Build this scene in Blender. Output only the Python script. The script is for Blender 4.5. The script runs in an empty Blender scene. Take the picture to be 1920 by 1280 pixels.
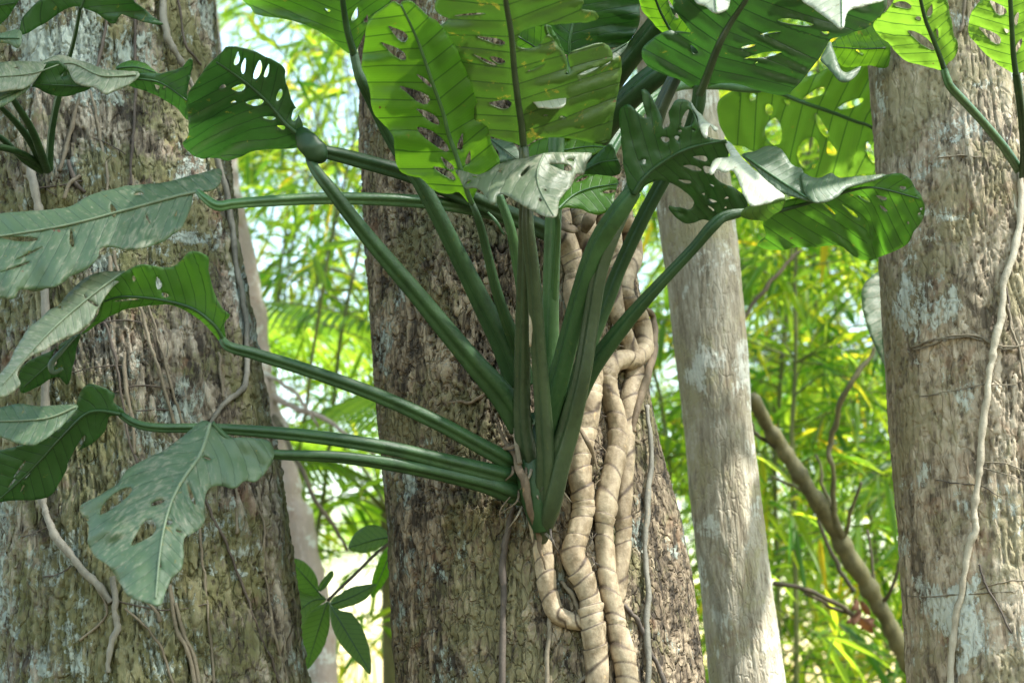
import bpy, math, random
import numpy as np
from mathutils import Vector, Matrix
from mathutils.geometry import delaunay_2d_cdt

random.seed(7)
RNG = np.random.default_rng(11)
scene = bpy.context.scene
COL = scene.collection
rad = math.radians

# ------------------------------------------------------------------ camera, sky, sun, exposure
PITCH = rad(15.0)
CAM = Vector((0.0, 0.0, 1.6))
TANH = 0.36                                   # 50 mm lens on a 36 mm sensor
cam_data = bpy.data.cameras.new('camera')
cam_data.lens = 50
cam_data.sensor_width = 36
cam_data.clip_start = 0.05
cam_data.clip_end = 500
cam_data.dof.use_dof = True
cam_data.dof.focus_distance = 2.45
cam_data.dof.aperture_fstop = 4.0
cam = bpy.data.objects.new('camera', cam_data)
cam.location = CAM
cam.rotation_euler = (rad(90) + PITCH, 0, 0)
COL.objects.link(cam)
scene.camera = cam

SUN_ELEV, SUN_AZ = rad(57), rad(116)           # azimuth from +Y towards +X
world = bpy.data.worlds.new('World')
scene.world = world
world.use_nodes = True
wn = world.node_tree
sky = wn.nodes.new('ShaderNodeTexSky')
sky.sky_type = 'NISHITA'
sky.sun_disc = False
sky.sun_elevation = SUN_ELEV
sky.sun_rotation = SUN_AZ
sky.air_density = 2.0
sky.dust_density = 1.0
sky.ozone_density = 1.0
wn.links.new(sky.outputs[0], wn.nodes['Background'].inputs[0])
wn.nodes['Background'].inputs[1].default_value = 0.15

sun_data = bpy.data.lights.new('sun', 'SUN')
sun_data.energy = 3.6
sun_data.angle = rad(2.0)
sun_data.color = (1.0, 0.965, 0.91)
sun = bpy.data.objects.new('sun', sun_data)
SDIR = Vector((math.sin(SUN_AZ) * math.cos(SUN_ELEV), math.cos(SUN_AZ) * math.cos(SUN_ELEV), math.sin(SUN_ELEV)))
sun.rotation_euler = SDIR.to_track_quat('Z', 'Y').to_euler()
sun.location = (6, -2, 14)
COL.objects.link(sun)

vs = scene.view_settings
vs.view_transform = 'Standard'
vs.look = 'None'
vs.exposure = 1.9
vs.gamma = 1.0
vs.use_curve_mapping = False
scene.cycles.use_denoising = True
scene.cycles.max_bounces = 8
scene.cycles.diffuse_bounces = 4
scene.cycles.transmission_bounces = 6
scene.cycles.sample_clamp_indirect = 6.0

# ------------------------------------------------------------------ projection helpers
CP, SP = math.cos(PITCH), math.sin(PITCH)
K = TANH / 960.0


def pY(x, y, Y):
    """Point of the place at distance Y in front of the camera that is seen at (x, y) of the 1920x1280 photograph."""
    v = (640.0 - y) * K
    d = Y / (CP - v * SP)
    return np.array([d * (x - 960.0) * K, Y, CAM.z + d * (SP + v * CP)])


def px2m(w, y, Y):
    v = (640.0 - y) * K
    return w * K * Y / (CP - v * SP)


# ------------------------------------------------------------------ noise
def _h(ix, iy, iz):
    n = (ix.astype(np.int64) * 374761393 + iy.astype(np.int64) * 668265263 + iz.astype(np.int64) * 2147483647 + 1013904223) & 0xFFFFFFFF
    n = ((n ^ (n >> 13)) * 1274126177) & 0xFFFFFFFF
    n = ((n ^ (n >> 16)) * 2246822519) & 0xFFFFFFFF
    return ((n ^ (n >> 15)) & 0xFFFFFF) / float(0xFFFFFF)


def vnoise(x, y, z):
    xi, yi, zi = np.floor(x), np.floor(y), np.floor(z)
    fx, fy, fz = x - xi, y - yi, z - zi
    fx, fy, fz = [f * f * (3 - 2 * f) for f in (fx, fy, fz)]
    r = 0
    for a in (0, 1):
        for b in (0, 1):
            for c in (0, 1):
                w = (fx if a else 1 - fx) * (fy if b else 1 - fy) * (fz if c else 1 - fz)
                r = r + w * _h(xi + a, yi + b, zi + c)
    return r


def fbm(x, y, z, o=4):
    r, a, s = 0, 0.5, 1.0
    for i in range(o):
        r = r + a * (vnoise(x * s + 17 * i, y * s + 5 * i, z * s + 29 * i) - 0.5)
        a *= 0.5
        s *= 2.07
    return r * 2


def worley(u, v, nu, seed):
    """u periodic with nu cells. Returns F1, F2-F1, id."""
    ui, vi = np.floor(u), np.floor(v)
    f1 = np.full(u.shape, 9.0)
    f2 = np.full(u.shape, 9.0)
    idv = np.zeros(u.shape)
    sd = np.full(u.shape, float(seed))
    for a in (-1, 0, 1):
        for b in (-1, 0, 1):
            cu, cv = ui + a, vi + b
            cw = np.mod(cu, nu)
            px = cu + 0.1 + 0.8 * _h(cw, cv, sd)
            py = cv + 0.1 + 0.8 * _h(cw, cv, sd + 7)
            d = np.sqrt((px - u) ** 2 + (py - v) ** 2)
            near = d < f1
            f2 = np.where(near, f1, np.minimum(f2, d))
            idv = np.where(near, _h(cw, cv, sd + 3), idv)
            f1 = np.where(near, d, f1)
    return f1, f2 - f1, idv


def sstep(a, b, x):
    t = np.clip((x - a) / (b - a), 0, 1)
    return t * t * (3 - 2 * t)


# ------------------------------------------------------------------ node helper
class NB:
    def __init__(self, name):
        self.m = bpy.data.materials.new(name)
        self.m.use_nodes = True
        self.nt = self.m.node_tree
        self.nt.nodes.clear()
        self.out = self.nt.nodes.new('ShaderNodeOutputMaterial')

    def n(self, typ, ins=None, **at):
        nd = self.nt.nodes.new('ShaderNode' + typ)
        for k, v in at.items():
            setattr(nd, k, v)
        for k, v in (ins or {}).items():
            if isinstance(v, bpy.types.NodeSocket):
                self.nt.links.new(v, nd.inputs[k])
            else:
                nd.inputs[k].default_value = v
        return nd

    def c(self, v):
        return (v[0], v[1], v[2], 1.0) if isinstance(v, tuple) else v

    def mix(self, f, a, b, blend='MIX'):
        return self.n('Mix', {0: f, 6: self.c(a), 7: self.c(b)}, data_type='RGBA', blend_type=blend).outputs[2]

    def math(self, op, a, b=0.0):
        return self.n('Math', {0: a, 1: b}, operation=op).outputs[0]

    def rng(self, x, a, b, c=0.0, d=1.0):
        return self.n('MapRange', {0: x, 1: a, 2: b, 3: c, 4: d}, interpolation_type='SMOOTHSTEP').outputs[0]

    def noise(self, vec, scale, detail=4, rough=0.55, dist=0.0):
        return self.n('TexNoise', {'Vector': vec, 'Scale': scale, 'Detail': detail, 'Roughness': rough, 'Distortion': dist}).outputs[0]

    def obj(self, sc=(1, 1, 1)):
        t = self.n('TexCoord').outputs['Object']
        return self.n('Mapping', {0: t, 3: sc}).outputs[0]

    def finish(self, sh):
        self.nt.links.new(sh, self.out.inputs[0])
        return self.m


def bark_mat(name, dark, mid, light, moss, lich, moss_amt, lich_amt, red=(0.2, 0.11, 0.06), bump=0.6, streak=(1, 1, 0.3), fine=140, cell=55.0, ckamt=0.9):
    b = NB(name)
    o = b.obj()
    st = b.obj(streak)
    big = b.noise(o, 3.3, 5, 0.6)
    mid_n = b.noise(st, 26, 6, 0.65)
    finen = b.noise(st, fine, 5, 0.7)
    plate = b.n('Attribute', attribute_name='plate').outputs['Fac']
    v = b.math('ADD', b.math('MULTIPLY', mid_n, 0.62), b.math('MULTIPLY', plate, 0.38))
    v = b.math('ADD', v, b.math('MULTIPLY', b.math('SUBTRACT', finen, 0.5), 0.5))
    ramp = b.n('ValToRGB', {0: v})
    e = ramp.color_ramp.elements
    e[0].position, e[0].color = 0.36, b.c(dark)
    e[1].position, e[1].color = 0.66, b.c(light)
    m = e.new(0.5)
    m.color = b.c(mid)
    col = ramp.outputs[0]
    rn = b.noise(o, 11, 4, 0.6, 0.6)
    col = b.mix(b.math('MULTIPLY', b.rng(rn, 0.56, 0.68), 0.45), col, red)
    mo = b.noise(o, 5.5, 7, 0.7, 0.3)
    mo = b.rng(b.math('ADD', mo, b.math('MULTIPLY', b.math('SUBTRACT', finen, 0.5), 0.5)), 0.63 - 0.22 * moss_amt, 0.76 - 0.22 * moss_amt)
    col = b.mix(b.math('MULTIPLY', mo, 0.75), col, moss)
    # crustose lichen: patches broken up by fine speckle
    l1 = b.noise(b.n('Mapping', {0: o, 1: (3.1, 1.7, 0.4)}).outputs[0], 7.5, 9, 0.72, 0.4)
    l1 = b.math('ADD', l1, b.math('MULTIPLY', b.math('SUBTRACT', big, 0.5), 0.55))
    l1 = b.math('ADD', l1, b.math('MULTIPLY', b.math('SUBTRACT', finen, 0.5), 0.35))
    lm = b.rng(l1, 0.68 - 0.2 * lich_amt, 0.73 - 0.2 * lich_amt)
    lcol = b.mix(b.noise(o, 60, 4), lich, (lich[0] * 1.35, lich[1] * 1.32, lich[2] * 1.28))
    col = b.mix(b.math('MULTIPLY', lm, 0.85), col, lcol)
    # a few dark algae stains
    ds = b.noise(b.n('Mapping', {0: o, 1: (9.0, 2.0, 5.0), 3: (1, 1, 0.6)}).outputs[0], 6.5, 7, 0.7, 0.5)
    col = b.mix(b.math('MULTIPLY', b.rng(ds, 0.58, 0.68), 0.55), col, (dark[0] * 0.75, dark[1] * 0.8, dark[2] * 0.8))
    wv = b.n('Mix', {0: 0.035, 4: st, 5: b.n('TexNoise', {'Vector': o, 'Scale': 14.0, 'Detail': 4.0}).outputs['Color']}, data_type='VECTOR').outputs[1]
    ve = b.n('TexVoronoi', {'Vector': wv, 'Scale': cell}, feature='DISTANCE_TO_EDGE').outputs['Distance']
    ck = b.rng(ve, 0.0, 0.13)
    h = b.math('ADD', b.math('MULTIPLY', finen, 0.6), b.math('MULTIPLY', mid_n, 0.8))
    h = b.math('ADD', h, b.math('MULTIPLY', ck, ckamt))
    h = b.math('ADD', h, b.math('MULTIPLY', lm, 0.12))
    bp = b.n('Bump', {'Strength': bump, 'Distance': 0.008, 'Height': h})
    p = b.n('BsdfPrincipled', {'Base Color': col, 'Roughness': 0.88, 'Normal': bp.outputs[0]})
    p.inputs['Specular IOR Level'].default_value = 0.25
    return b.finish(p.outputs[0])


def leaf_mat(name, base, base2, trans, tr, rough=0.36, fleck=0.0, fleckcol=(0.45, 0.44, 0.30), yellow=0.15, vein=0.85, tint=False, bump=0.35):
    b = NB(name)
    o = b.obj()
    uv = b.n('UVMap').outputs[0]
    sp = b.n('SeparateXYZ', {0: uv})
    x, s = sp.outputs[0], sp.outputs[1]
    fr = b.math('FRACT', x)
    dv = b.math('MINIMUM', fr, b.math('SUBTRACT', 1.0, fr))
    vm = b.rng(dv, 0.01, 0.07, 1.0, 0.0)
    fr2 = b.math('FRACT', b.math('MULTIPLY', x, 7.0))
    dv2 = b.math('MINIMUM', fr2, b.math('SUBTRACT', 1.0, fr2))
    vm2 = b.rng(dv2, 0.0, 0.35, 1.0, 0.0)
    big = b.noise(o, 9, 4, 0.6)
    fine = b.noise(o, 160, 4, 0.7)
    col = b.mix(big, base, base2)
    tcol = b.mix(big, (trans[0] * 0.75, trans[1] * 0.82, trans[2] * 0.8), (trans[0] * 1.2, trans[1] * 1.1, trans[2]))
    if tint:
        t = b.n('Attribute', attribute_name='tint').outputs['Fac']
        r = b.n('ValToRGB', {0: t})
        e = r.color_ramp.elements
        e[0].position, e[0].color = 0.0, (0.30, 0.50, 0.6, 1)
        e[1].position, e[1].color = 1.0, (3.0, 0.9, 0.8, 1)
        for p_, c_ in ((0.45, (1, 1, 1, 1)), (0.8, (1.5, 1.15, 0.9, 1)), (0.93, (2.2, 1.25, 0.9, 1))):
            q = e.new(p_)
            q.color = c_
        col = b.mix(1.0, col, r.outputs[0], 'MULTIPLY')
        tcol = b.mix(1.0, tcol, r.outputs[0], 'MULTIPLY')
    else:
        # darker veins seen through the blade
        tcol = b.mix(b.math('MULTIPLY', vm, vein), tcol, (trans[0] * 0.15, trans[1] * 0.25, trans[2] * 0.5))
        col = b.mix(b.math('MULTIPLY', vm, 0.6), col, (base[0] * 0.6, base[1] * 0.6, base[2] * 0.6))
        col = b.mix(b.math('MULTIPLY', vm2, 0.15), col, (base[0] * 1.5, base[1] * 1.4, base[2] * 1.4))
        tcol = b.mix(b.math('MULTIPLY', vm2, 0.16), tcol, (trans[0] * 0.4, trans[1] * 0.5, trans[2]))
    if yellow > 0:
        yn = b.noise(o, 38, 6, 0.75, 0.5)
        ym = b.math('MULTIPLY', b.rng(b.math('ADD', yn, b.math('MULTIPLY', fine, 0.15)), 0.72 - 0.12 * yellow, 0.80 - 0.12 * yellow), 0.85)
        col = b.mix(ym, col, (0.16, 0.13, 0.025))
        tcol = b.mix(ym, tcol, (0.42, 0.36, 0.03))
        bn = b.noise(b.n('Mapping', {0: o, 1: (4, 2, 7)}).outputs[0], 48, 3, 0.6)
        bm = b.rng(bn, 0.735, 0.765)
        col = b.mix(bm, col, (0.13, 0.06, 0.025))
        tcol = b.mix(bm, tcol, (0.10, 0.05, 0.02))
    if fleck > 0:
        fv = b.n('CombineXYZ', {0: b.math('MULTIPLY', x, 2.2), 1: b.math('MULTIPLY', s, 5.0), 2: 0.0}).outputs[0]
        f1 = b.noise(fv, 1.5, 4, 0.6, 0.4)
        f2 = b.noise(o, 7, 4, 0.6)
        f3 = b.math('ADD', b.math('ADD', b.math('MULTIPLY', f1, 0.75), b.math('MULTIPLY', f2, 0.5)), b.math('MULTIPLY', fine, 0.14))
        fm = b.math('MULTIPLY', b.rng(f3, 0.84 - 0.3 * fleck, 1.04 - 0.3 * fleck), 0.8)
        col = b.mix(fm, col, fleckcol)
        tcol = b.mix(fm, tcol, (trans[0] * 0.5, trans[1] * 0.4, trans[2] * 0.5))
    h = b.math('ADD', b.math('MULTIPLY', vm, -0.6), b.math('MULTIPLY', b.noise(o, 90, 3, 0.6), 0.5))
    bp = b.n('Bump', {'Strength': bump, 'Distance': 0.003, 'Height': h})
    rg = b.math('ADD', rough, b.math('MULTIPLY', big, 0.2))
    p = b.n('BsdfPrincipled', {'Base Color': col, 'Roughness': rg, 'Normal': bp.outputs[0]})
    p.inputs['Specular IOR Level'].default_value = 0.5
    t = b.n('BsdfTranslucent', {'Color': tcol, 'Normal': bp.outputs[0]})
    mx = b.n('MixShader', {0: tr, 1: p.outputs[0], 2: t.outputs[0]})
    return b.finish(mx.outputs[0])


def stem_mat(name, dark, light, ringcol, rough=0.6, streak=0.3, spec=0.35, nscale=30, stain=0.45):
    b = NB(name)
    o = b.obj((1, 1, streak))
    n1 = b.noise(o, nscale, 5, 0.65)
    n2 = b.noise(b.obj(), nscale * 5, 4, 0.7)
    f = b.rng(b.math('ADD', b.math('MULTIPLY', n1, 0.75), b.math('MULTIPLY', n2, 0.25)), 0.33, 0.67)
    col = b.mix(f, dark, light)
    rg = b.n('Attribute', attribute_name='plate').outputs['Fac']
    sc = b.noise(b.obj((1, 1, 0.45)), 75, 3, 0.6)
    col = b.mix(b.math('MULTIPLY', b.rng(sc, 0.66, 0.72), 0.6), col, (light[0] * 1.3 + 0.02, light[1] * 1.1 + 0.012, light[2] * 0.9))
    dk = b.noise(b.n('Mapping', {0: b.obj(), 1: (3, 8, 1)}).outputs[0], 14, 6, 0.7, 0.4)
    col = b.mix(b.math('MULTIPLY', b.rng(dk, 0.54, 0.66), stain), col, (dark[0] * 0.55, dark[1] * 0.55, dark[2] * 0.5))
    col = b.mix(b.math('MULTIPLY', rg, 0.95), col, ringcol)
    bp = b.n('Bump', {'Strength': 0.4, 'Distance': 0.003, 'Height': b.math('ADD', n1, n2)})
    p = b.n('BsdfPrincipled', {'Base Color': col, 'Roughness': rough, 'Normal': bp.outputs[0]})
    p.inputs['Specular IOR Level'].default_value = spec
    return b.finish(p.outputs[0])


MAT = {}
MAT['bark_left'] = bark_mat('mossy_fissured_bark', (0.04, 0.034, 0.025), (0.15, 0.128, 0.092), (0.34, 0.305, 0.235), (0.125, 0.13, 0.05), (0.25, 0.295, 0.26), 1.0, 0.68, bump=1.0, cell=38.0, ckamt=0.6)
MAT['bark_mid'] = bark_mat('cracked_brown_bark', (0.04, 0.032, 0.022), (0.15, 0.115, 0.075), (0.34, 0.275, 0.185), (0.14, 0.132, 0.058), (0.26, 0.30, 0.26), 0.7, 0.42, bump=1.0, streak=(1, 1, 0.32), cell=64.0, ckamt=0.7)
MAT['bark_pale'] = bark_mat('smooth_pale_bark', (0.21, 0.18, 0.125), (0.385, 0.345, 0.255), (0.56, 0.52, 0.42), (0.34, 0.31, 0.17), (0.55, 0.57, 0.50), 0.7, 0.55, red=(0.30, 0.19, 0.11), bump=0.55, streak=(1, 1, 0.16), fine=170, cell=90.0, ckamt=0.45)
MAT['bark_right'] = bark_mat('grey_cracked_bark', (0.10, 0.08, 0.054), (0.275, 0.225, 0.155), (0.44, 0.375, 0.275), (0.22, 0.195, 0.105), (0.37, 0.40, 0.35), 0.85, 0.45, red=(0.25, 0.15, 0.09), bump=0.75, streak=(1, 1, 0.3), cell=48.0, ckamt=0.35)
MAT['bark_far'] = bark_mat('far_pale_sunlit_bark', (0.30, 0.25, 0.21), (0.45, 0.39, 0.34), (0.58, 0.52, 0.46), (0.2, 0.2, 0.1), (0.4, 0.42, 0.38), 0.3, 0.5, bump=0.3)  # pale bark, its colours raised further to paint in sunlight
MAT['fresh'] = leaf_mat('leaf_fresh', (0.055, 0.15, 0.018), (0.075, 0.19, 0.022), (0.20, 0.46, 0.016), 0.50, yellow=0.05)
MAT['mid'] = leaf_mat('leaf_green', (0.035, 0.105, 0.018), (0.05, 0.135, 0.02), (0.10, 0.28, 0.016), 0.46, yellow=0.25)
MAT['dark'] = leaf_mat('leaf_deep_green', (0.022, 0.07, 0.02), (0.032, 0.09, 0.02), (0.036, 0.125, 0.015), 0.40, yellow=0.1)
MAT['lime'] = leaf_mat('leaf_lime', (0.08, 0.18, 0.022), (0.10, 0.21, 0.025), (0.22, 0.43, 0.03), 0.55, yellow=0.1)
MAT['sapling'] = leaf_mat('sapling_leaf', (0.075, 0.14, 0.045), (0.10, 0.175, 0.06), (0.18, 0.36, 0.035), 0.4, rough=0.42, yellow=0.0)
MAT['old'] = leaf_mat('leaf_yellowing', (0.05, 0.11, 0.018), (0.08, 0.135, 0.02), (0.075, 0.19, 0.016), 0.44, yellow=0.4)
MAT['worn'] = leaf_mat('leaf_weathered', (0.055, 0.10, 0.05), (0.085, 0.13, 0.07), (0.12, 0.24, 0.04), 0.28, rough=0.42, fleck=0.5, fleckcol=(0.24, 0.25, 0.16), yellow=0.1, vein=0.3)
MAT['pale'] = leaf_mat('leaf_flecked_sheen', (0.085, 0.12, 0.065), (0.13, 0.16, 0.095), (0.14, 0.22, 0.05), 0.22, rough=0.42, fleck=0.62, fleckcol=(0.27, 0.27, 0.185), yellow=0.1, vein=0.3)  # cream flecks, with sky sheen painted into the pale base colour
MAT['white'] = leaf_mat('leaf_sun_glare', (0.26, 0.30, 0.21), (0.34, 0.37, 0.28), (0.25, 0.33, 0.1), 0.2, rough=0.4, fleck=0.5, fleckcol=(0.5, 0.5, 0.42), yellow=0.1, vein=0.3)  # sun glare on upturned leaf tops, painted into the pale base colour
MAT['bamboo'] = leaf_mat('bamboo_leaf', (0.075, 0.175, 0.02), (0.095, 0.20, 0.022), (0.50, 0.74, 0.05), 0.62, rough=0.4, yellow=0.0, tint=True)
MAT['canopy'] = leaf_mat('canopy_leaf', (0.05, 0.12, 0.02), (0.06, 0.15, 0.02), (0.25, 0.5, 0.04), 0.5, rough=0.4, yellow=0.0, tint=True)
MAT['petiole'] = stem_mat('petiole_green', (0.013, 0.042, 0.011), (0.026, 0.068, 0.018), (0.10, 0.15, 0.05), rough=0.5, streak=0.06, spec=0.35, nscale=20)
MAT['petiole_mid'] = stem_mat('petiole_mid_green', (0.022, 0.066, 0.018), (0.04, 0.10, 0.028), (0.10, 0.15, 0.05), rough=0.5, streak=0.06, spec=0.35, nscale=20)
MAT['petiole_light'] = stem_mat('petiole_light_green', (0.035, 0.095, 0.03), (0.06, 0.14, 0.04), (0.16, 0.22, 0.07), rough=0.42, streak=0.06, spec=0.5, nscale=20)
MAT['petiole_brown'] = stem_mat('petiole_brown_green', (0.018, 0.036, 0.012), (0.035, 0.06, 0.02), (0.12, 0.12, 0.04), rough=0.45, streak=0.06, spec=0.5, nscale=20)
MAT['stem'] = stem_mat('ringed_stem', (0.17, 0.125, 0.07), (0.41, 0.335, 0.22), (0.045, 0.028, 0.015), rough=0.65, streak=0.7, stain=0.8)
MAT['root'] = stem_mat('aerial_root', (0.10, 0.082, 0.052), (0.21, 0.18, 0.125), (0.08, 0.06, 0.04), rough=0.75)
MAT['root_grey'] = stem_mat('grey_vine', (0.10, 0.096, 0.075), (0.21, 0.20, 0.16), (0.07, 0.06, 0.05), rough=0.75)
MAT['root_pale'] = stem_mat('pale_vine', (0.26, 0.23, 0.165), (0.42, 0.385, 0.29), (0.2, 0.15, 0.1), rough=0.65)
MAT['root_dark'] = stem_mat('dark_root', (0.045, 0.036, 0.028), (0.11, 0.09, 0.07), (0.03, 0.02, 0.02), rough=0.8)
MAT['dry'] = stem_mat('dry_sheath', (0.075, 0.052, 0.03), (0.19, 0.145, 0.09), (0.06, 0.04, 0.03), rough=0.75, streak=0.1)
MAT['branch'] = stem_mat('green_brown_branch', (0.075, 0.07, 0.03), (0.155, 0.14, 0.06), (0.05, 0.04, 0.03), rough=0.65, streak=0.4)
MAT['twig'] = stem_mat('dark_twig', (0.05, 0.042, 0.025), (0.11, 0.09, 0.05), (0.03, 0.03, 0.02), rough=0.7)
MAT['culm'] = stem_mat('bamboo_culm', (0.06, 0.085, 0.02), (0.13, 0.14, 0.04), (0.25, 0.18, 0.08), rough=0.45, streak=0.1)
MAT['rib_grey'] = stem_mat('leaf_rib', (0.10, 0.14, 0.08), (0.15, 0.19, 0.11), (0.1, 0.1, 0.06), rough=0.55)
MAT['brown_leaf'] = leaf_mat('dead_leaf', (0.12, 0.05, 0.025), (0.17, 0.08, 0.035), (0.2, 0.08, 0.02), 0.25, rough=0.7, yellow=0.0)

# ------------------------------------------------------------------ object helpers


def thing(name, label, cat, loc=(0, 0, 0), group=None):
    o = bpy.data.objects.new(name, None)
    o.empty_display_size = 0.1
    o.location = loc
    o['label'] = label
    o['category'] = cat
    if group:
        o['group'] = group
    COL.objects.link(o)
    return o


def mesh_obj(name, verts, faces, mat, parent=None, root=None, smooth=True, attrs=None, uv=None, kind=None, label=None):
    """verts in world space; root (an Empty) gives the local origin."""
    v = np.asarray(verts, dtype=float)
    if root is not None:
        v = v - np.array(root.location)
    me = bpy.data.meshes.new(name)
    if isinstance(faces, np.ndarray):
        nf, k = faces.shape
        me.vertices.add(len(v))
        me.vertices.foreach_set('co', v.astype(np.float32).ravel())
        me.loops.add(nf * k)
        me.loops.foreach_set('vertex_index', faces.astype(np.int32).ravel())
        me.polygons.add(nf)
        me.polygons.foreach_set('loop_start', (np.arange(nf) * k).astype(np.int32))
        me.update(calc_edges=True)
    else:
        me.from_pydata(v.tolist(), [], faces)
        me.update()
    if smooth:
        me.polygons.foreach_set('use_smooth', [True] * len(me.polygons))
    for an, av in (attrs or {}).items():
        a = me.attributes.new(an, 'FLOAT', 'POINT')
        a.data.foreach_set('value', np.asarray(av, dtype=np.float32))
    if uv is not None:
        lay = me.uv_layers.new(name='UVMap')
        li = np.empty(len(me.loops), dtype=np.int32)
        me.loops.foreach_get('vertex_index', li)
        lay.data.foreach_set('uv', np.asarray(uv, dtype=np.float32)[li].ravel())
    me.materials.append(MAT[mat] if isinstance(mat, str) else mat)
    o = bpy.data.objects.new(name, me)
    if parent is not None:
        o.parent = parent
    elif root is not None:
        o.parent = root
    if kind:
        o['kind'] = kind
    if label:
        o['label'] = label
    COL.objects.link(o)
    return o


def catmull(P, sub, closed=False):
    P = np.asarray(P, dtype=float)
    n = len(P)
    out = []
    rng_ = range(n) if closed else range(n - 1)
    for i in rng_:
        if closed:
            a, b, c, d = P[(i - 1) % n], P[i], P[(i + 1) % n], P[(i + 2) % n]
        else:
            a, b, c, d = P[max(i - 1, 0)], P[i], P[i + 1], P[min(i + 2, n - 1)]
        for k in range(sub):
            t = k / sub
            out.append(0.5 * ((2 * b) + (c - a) * t + (2 * a - 5 * b + 4 * c - d) * t * t + (3 * b - a - 3 * c + d) * t ** 3))
    if not closed:
        out.append(P[-1])
    return np.array(out)


def frames(C):
    T = np.gradient(C, axis=0)
    T /= np.linalg.norm(T, axis=1)[:, None] + 1e-12
    ref = np.array([0, -1.0, 0]) if abs(T[0][1]) < 0.9 else np.array([0, 0, 1.0])
    N = np.zeros_like(C)
    n = ref - T[0] * ref.dot(T[0])
    for i in range(len(C)):
        n = n - T[i] * n.dot(T[i])
        n /= np.linalg.norm(n) + 1e-12
        N[i] = n
    return T, N, np.cross(T, N)


def tube_geo(C, R, seg=10, shape=None, flat=1.0, close=True):
    T, N, Bn = frames(C)
    th = np.linspace(0, 2 * np.pi, seg, endpoint=False)
    rr = np.ones((len(C), seg)) if shape is None else shape(len(C), th)
    ring = (np.cos(th)[None, :, None] * N[:, None, :] * flat + np.sin(th)[None, :, None] * Bn[:, None, :])
    V = C[:, None, :] + ring * (R[:, None] * rr)[:, :, None]
    n = len(C)
    i = np.arange(n - 1)[:, None] * seg
    j = np.arange(seg)[None, :]
    jn = (j + 1) % seg
    F = np.stack([i + j, i + jn, i + seg + jn, i + seg + j], axis=-1).reshape(-1, 4)
    V = V.reshape(-1, 3)
    return V, F


def tube(name, pts, radii, mat, root, parent=None, seg=10, sub=5, shape=None, flat=1.0, wob=0.0, attrs_fn=None, label=None, kind=None):
    """pts world points; radii metres per point."""
    D = np.column_stack([np.asarray(pts, float), np.asarray(radii, float)])
    S = catmull(D, sub)
    C, R = S[:, :3].copy(), np.maximum(S[:, 3], 0.0004)
    if wob:
        k = np.arange(len(C)) * 0.9
        z = np.zeros_like(k)
        sd = random.random() * 90
        C[:, 0] += wob * fbm(k * 0.35 + sd, z, z, 3)
        C[:, 2] += wob * 0.5 * fbm(k * 0.35 + sd + 40, z, z, 3)
        R = R * (1 + 0.35 * fbm(k * 0.6 + sd + 9, z, z, 3))
    V, F = tube_geo(C, R, seg, shape, flat)
    # end caps
    n0 = len(V)
    V = np.vstack([V, C[0], C[-1]])
    Fl = F.tolist()
    m = len(C)
    for j in range(seg):
        Fl.append([n0, (j + 1) % seg, j])
        Fl.append([n0 + 1, (m - 1) * seg + j, (m - 1) * seg + (j + 1) % seg])
    at = None
    if attrs_fn is not None:
        a = np.append(attrs_fn(m, seg).ravel(), [0, 0])
        at = {'plate': a}
    return mesh_obj(name, V, Fl, mat, parent, root, attrs=at, label=label, kind=kind)


def ptube(name, pts, mat, root, parent=None, Yr=None, **kw):
    """pts: (x, y, Y, width) in photograph pixels and metres of distance."""
    W = [pY(x, y, Y) for x, y, Y, w in pts]
    R = [px2m(w / 2, y, Y) for x, y, Y, w in pts]
    return tube(name, W, R, mat, root, parent, **kw)


# ------------------------------------------------------------------ trees
class Trunk:
    def __init__(self, D, rows):
        """rows: (y, xl, xr) silhouettes in the photograph; the stem stands at distance D."""
        self.D = D
        z, X, R = [], [], []
        for y, xl, xr in rows:
            c = pY((xl + xr) / 2, y, D)
            z.append(c[2]); X.append(c[0]); R.append(px2m((xr - xl) / 2, y, D))
        o = np.argsort(z)
        self.z, self.X, self.R = np.array(z)[o], np.array(X)[o], np.array(R)[o]

    def at(self, zz):
        z, X, R = self.z, self.X, self.R
        zz = np.asarray(zz, float)
        x = np.interp(zz, z, X)
        r = np.interp(zz, z, R)
        sl = (X[1] - X[0]) / (z[1] - z[0]) * 0.6
        su = (X[-1] - X[-2]) / (z[-1] - z[-2]) * 0.6
        lo, hi = np.minimum(zz - z[0], 0), np.maximum(zz - z[-1], 0)
        x = x + sl * lo + su * hi
        r = r * (1 + 0.10 * np.maximum(-lo - 0.1, 0) + 0.55 * np.exp(-zz / 0.22) * (zz < z[0])) * np.maximum(1 - 0.055 * hi, 0.3)
        return x, r

    def hit(self, px, py, off=0.0):
        v = (640.0 - py) * K
        d = np.array([(px - 960) * K, CP - v * SP, SP + v * CP])
        best = None
        t = np.linspace(self.D * 0.7, self.D * 1.25, 400)
        P = np.array(CAM)[None, :] + t[:, None] * d[None, :]
        x, r = self.at(P[:, 2])
        g = np.sqrt((P[:, 0] - x) ** 2 + (P[:, 1] - self.D) ** 2) - (r + off)
        k = np.argmax(g < 0) if (g < 0).any() else int(np.argmin(g))
        return P[k]


BARK = {}


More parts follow.
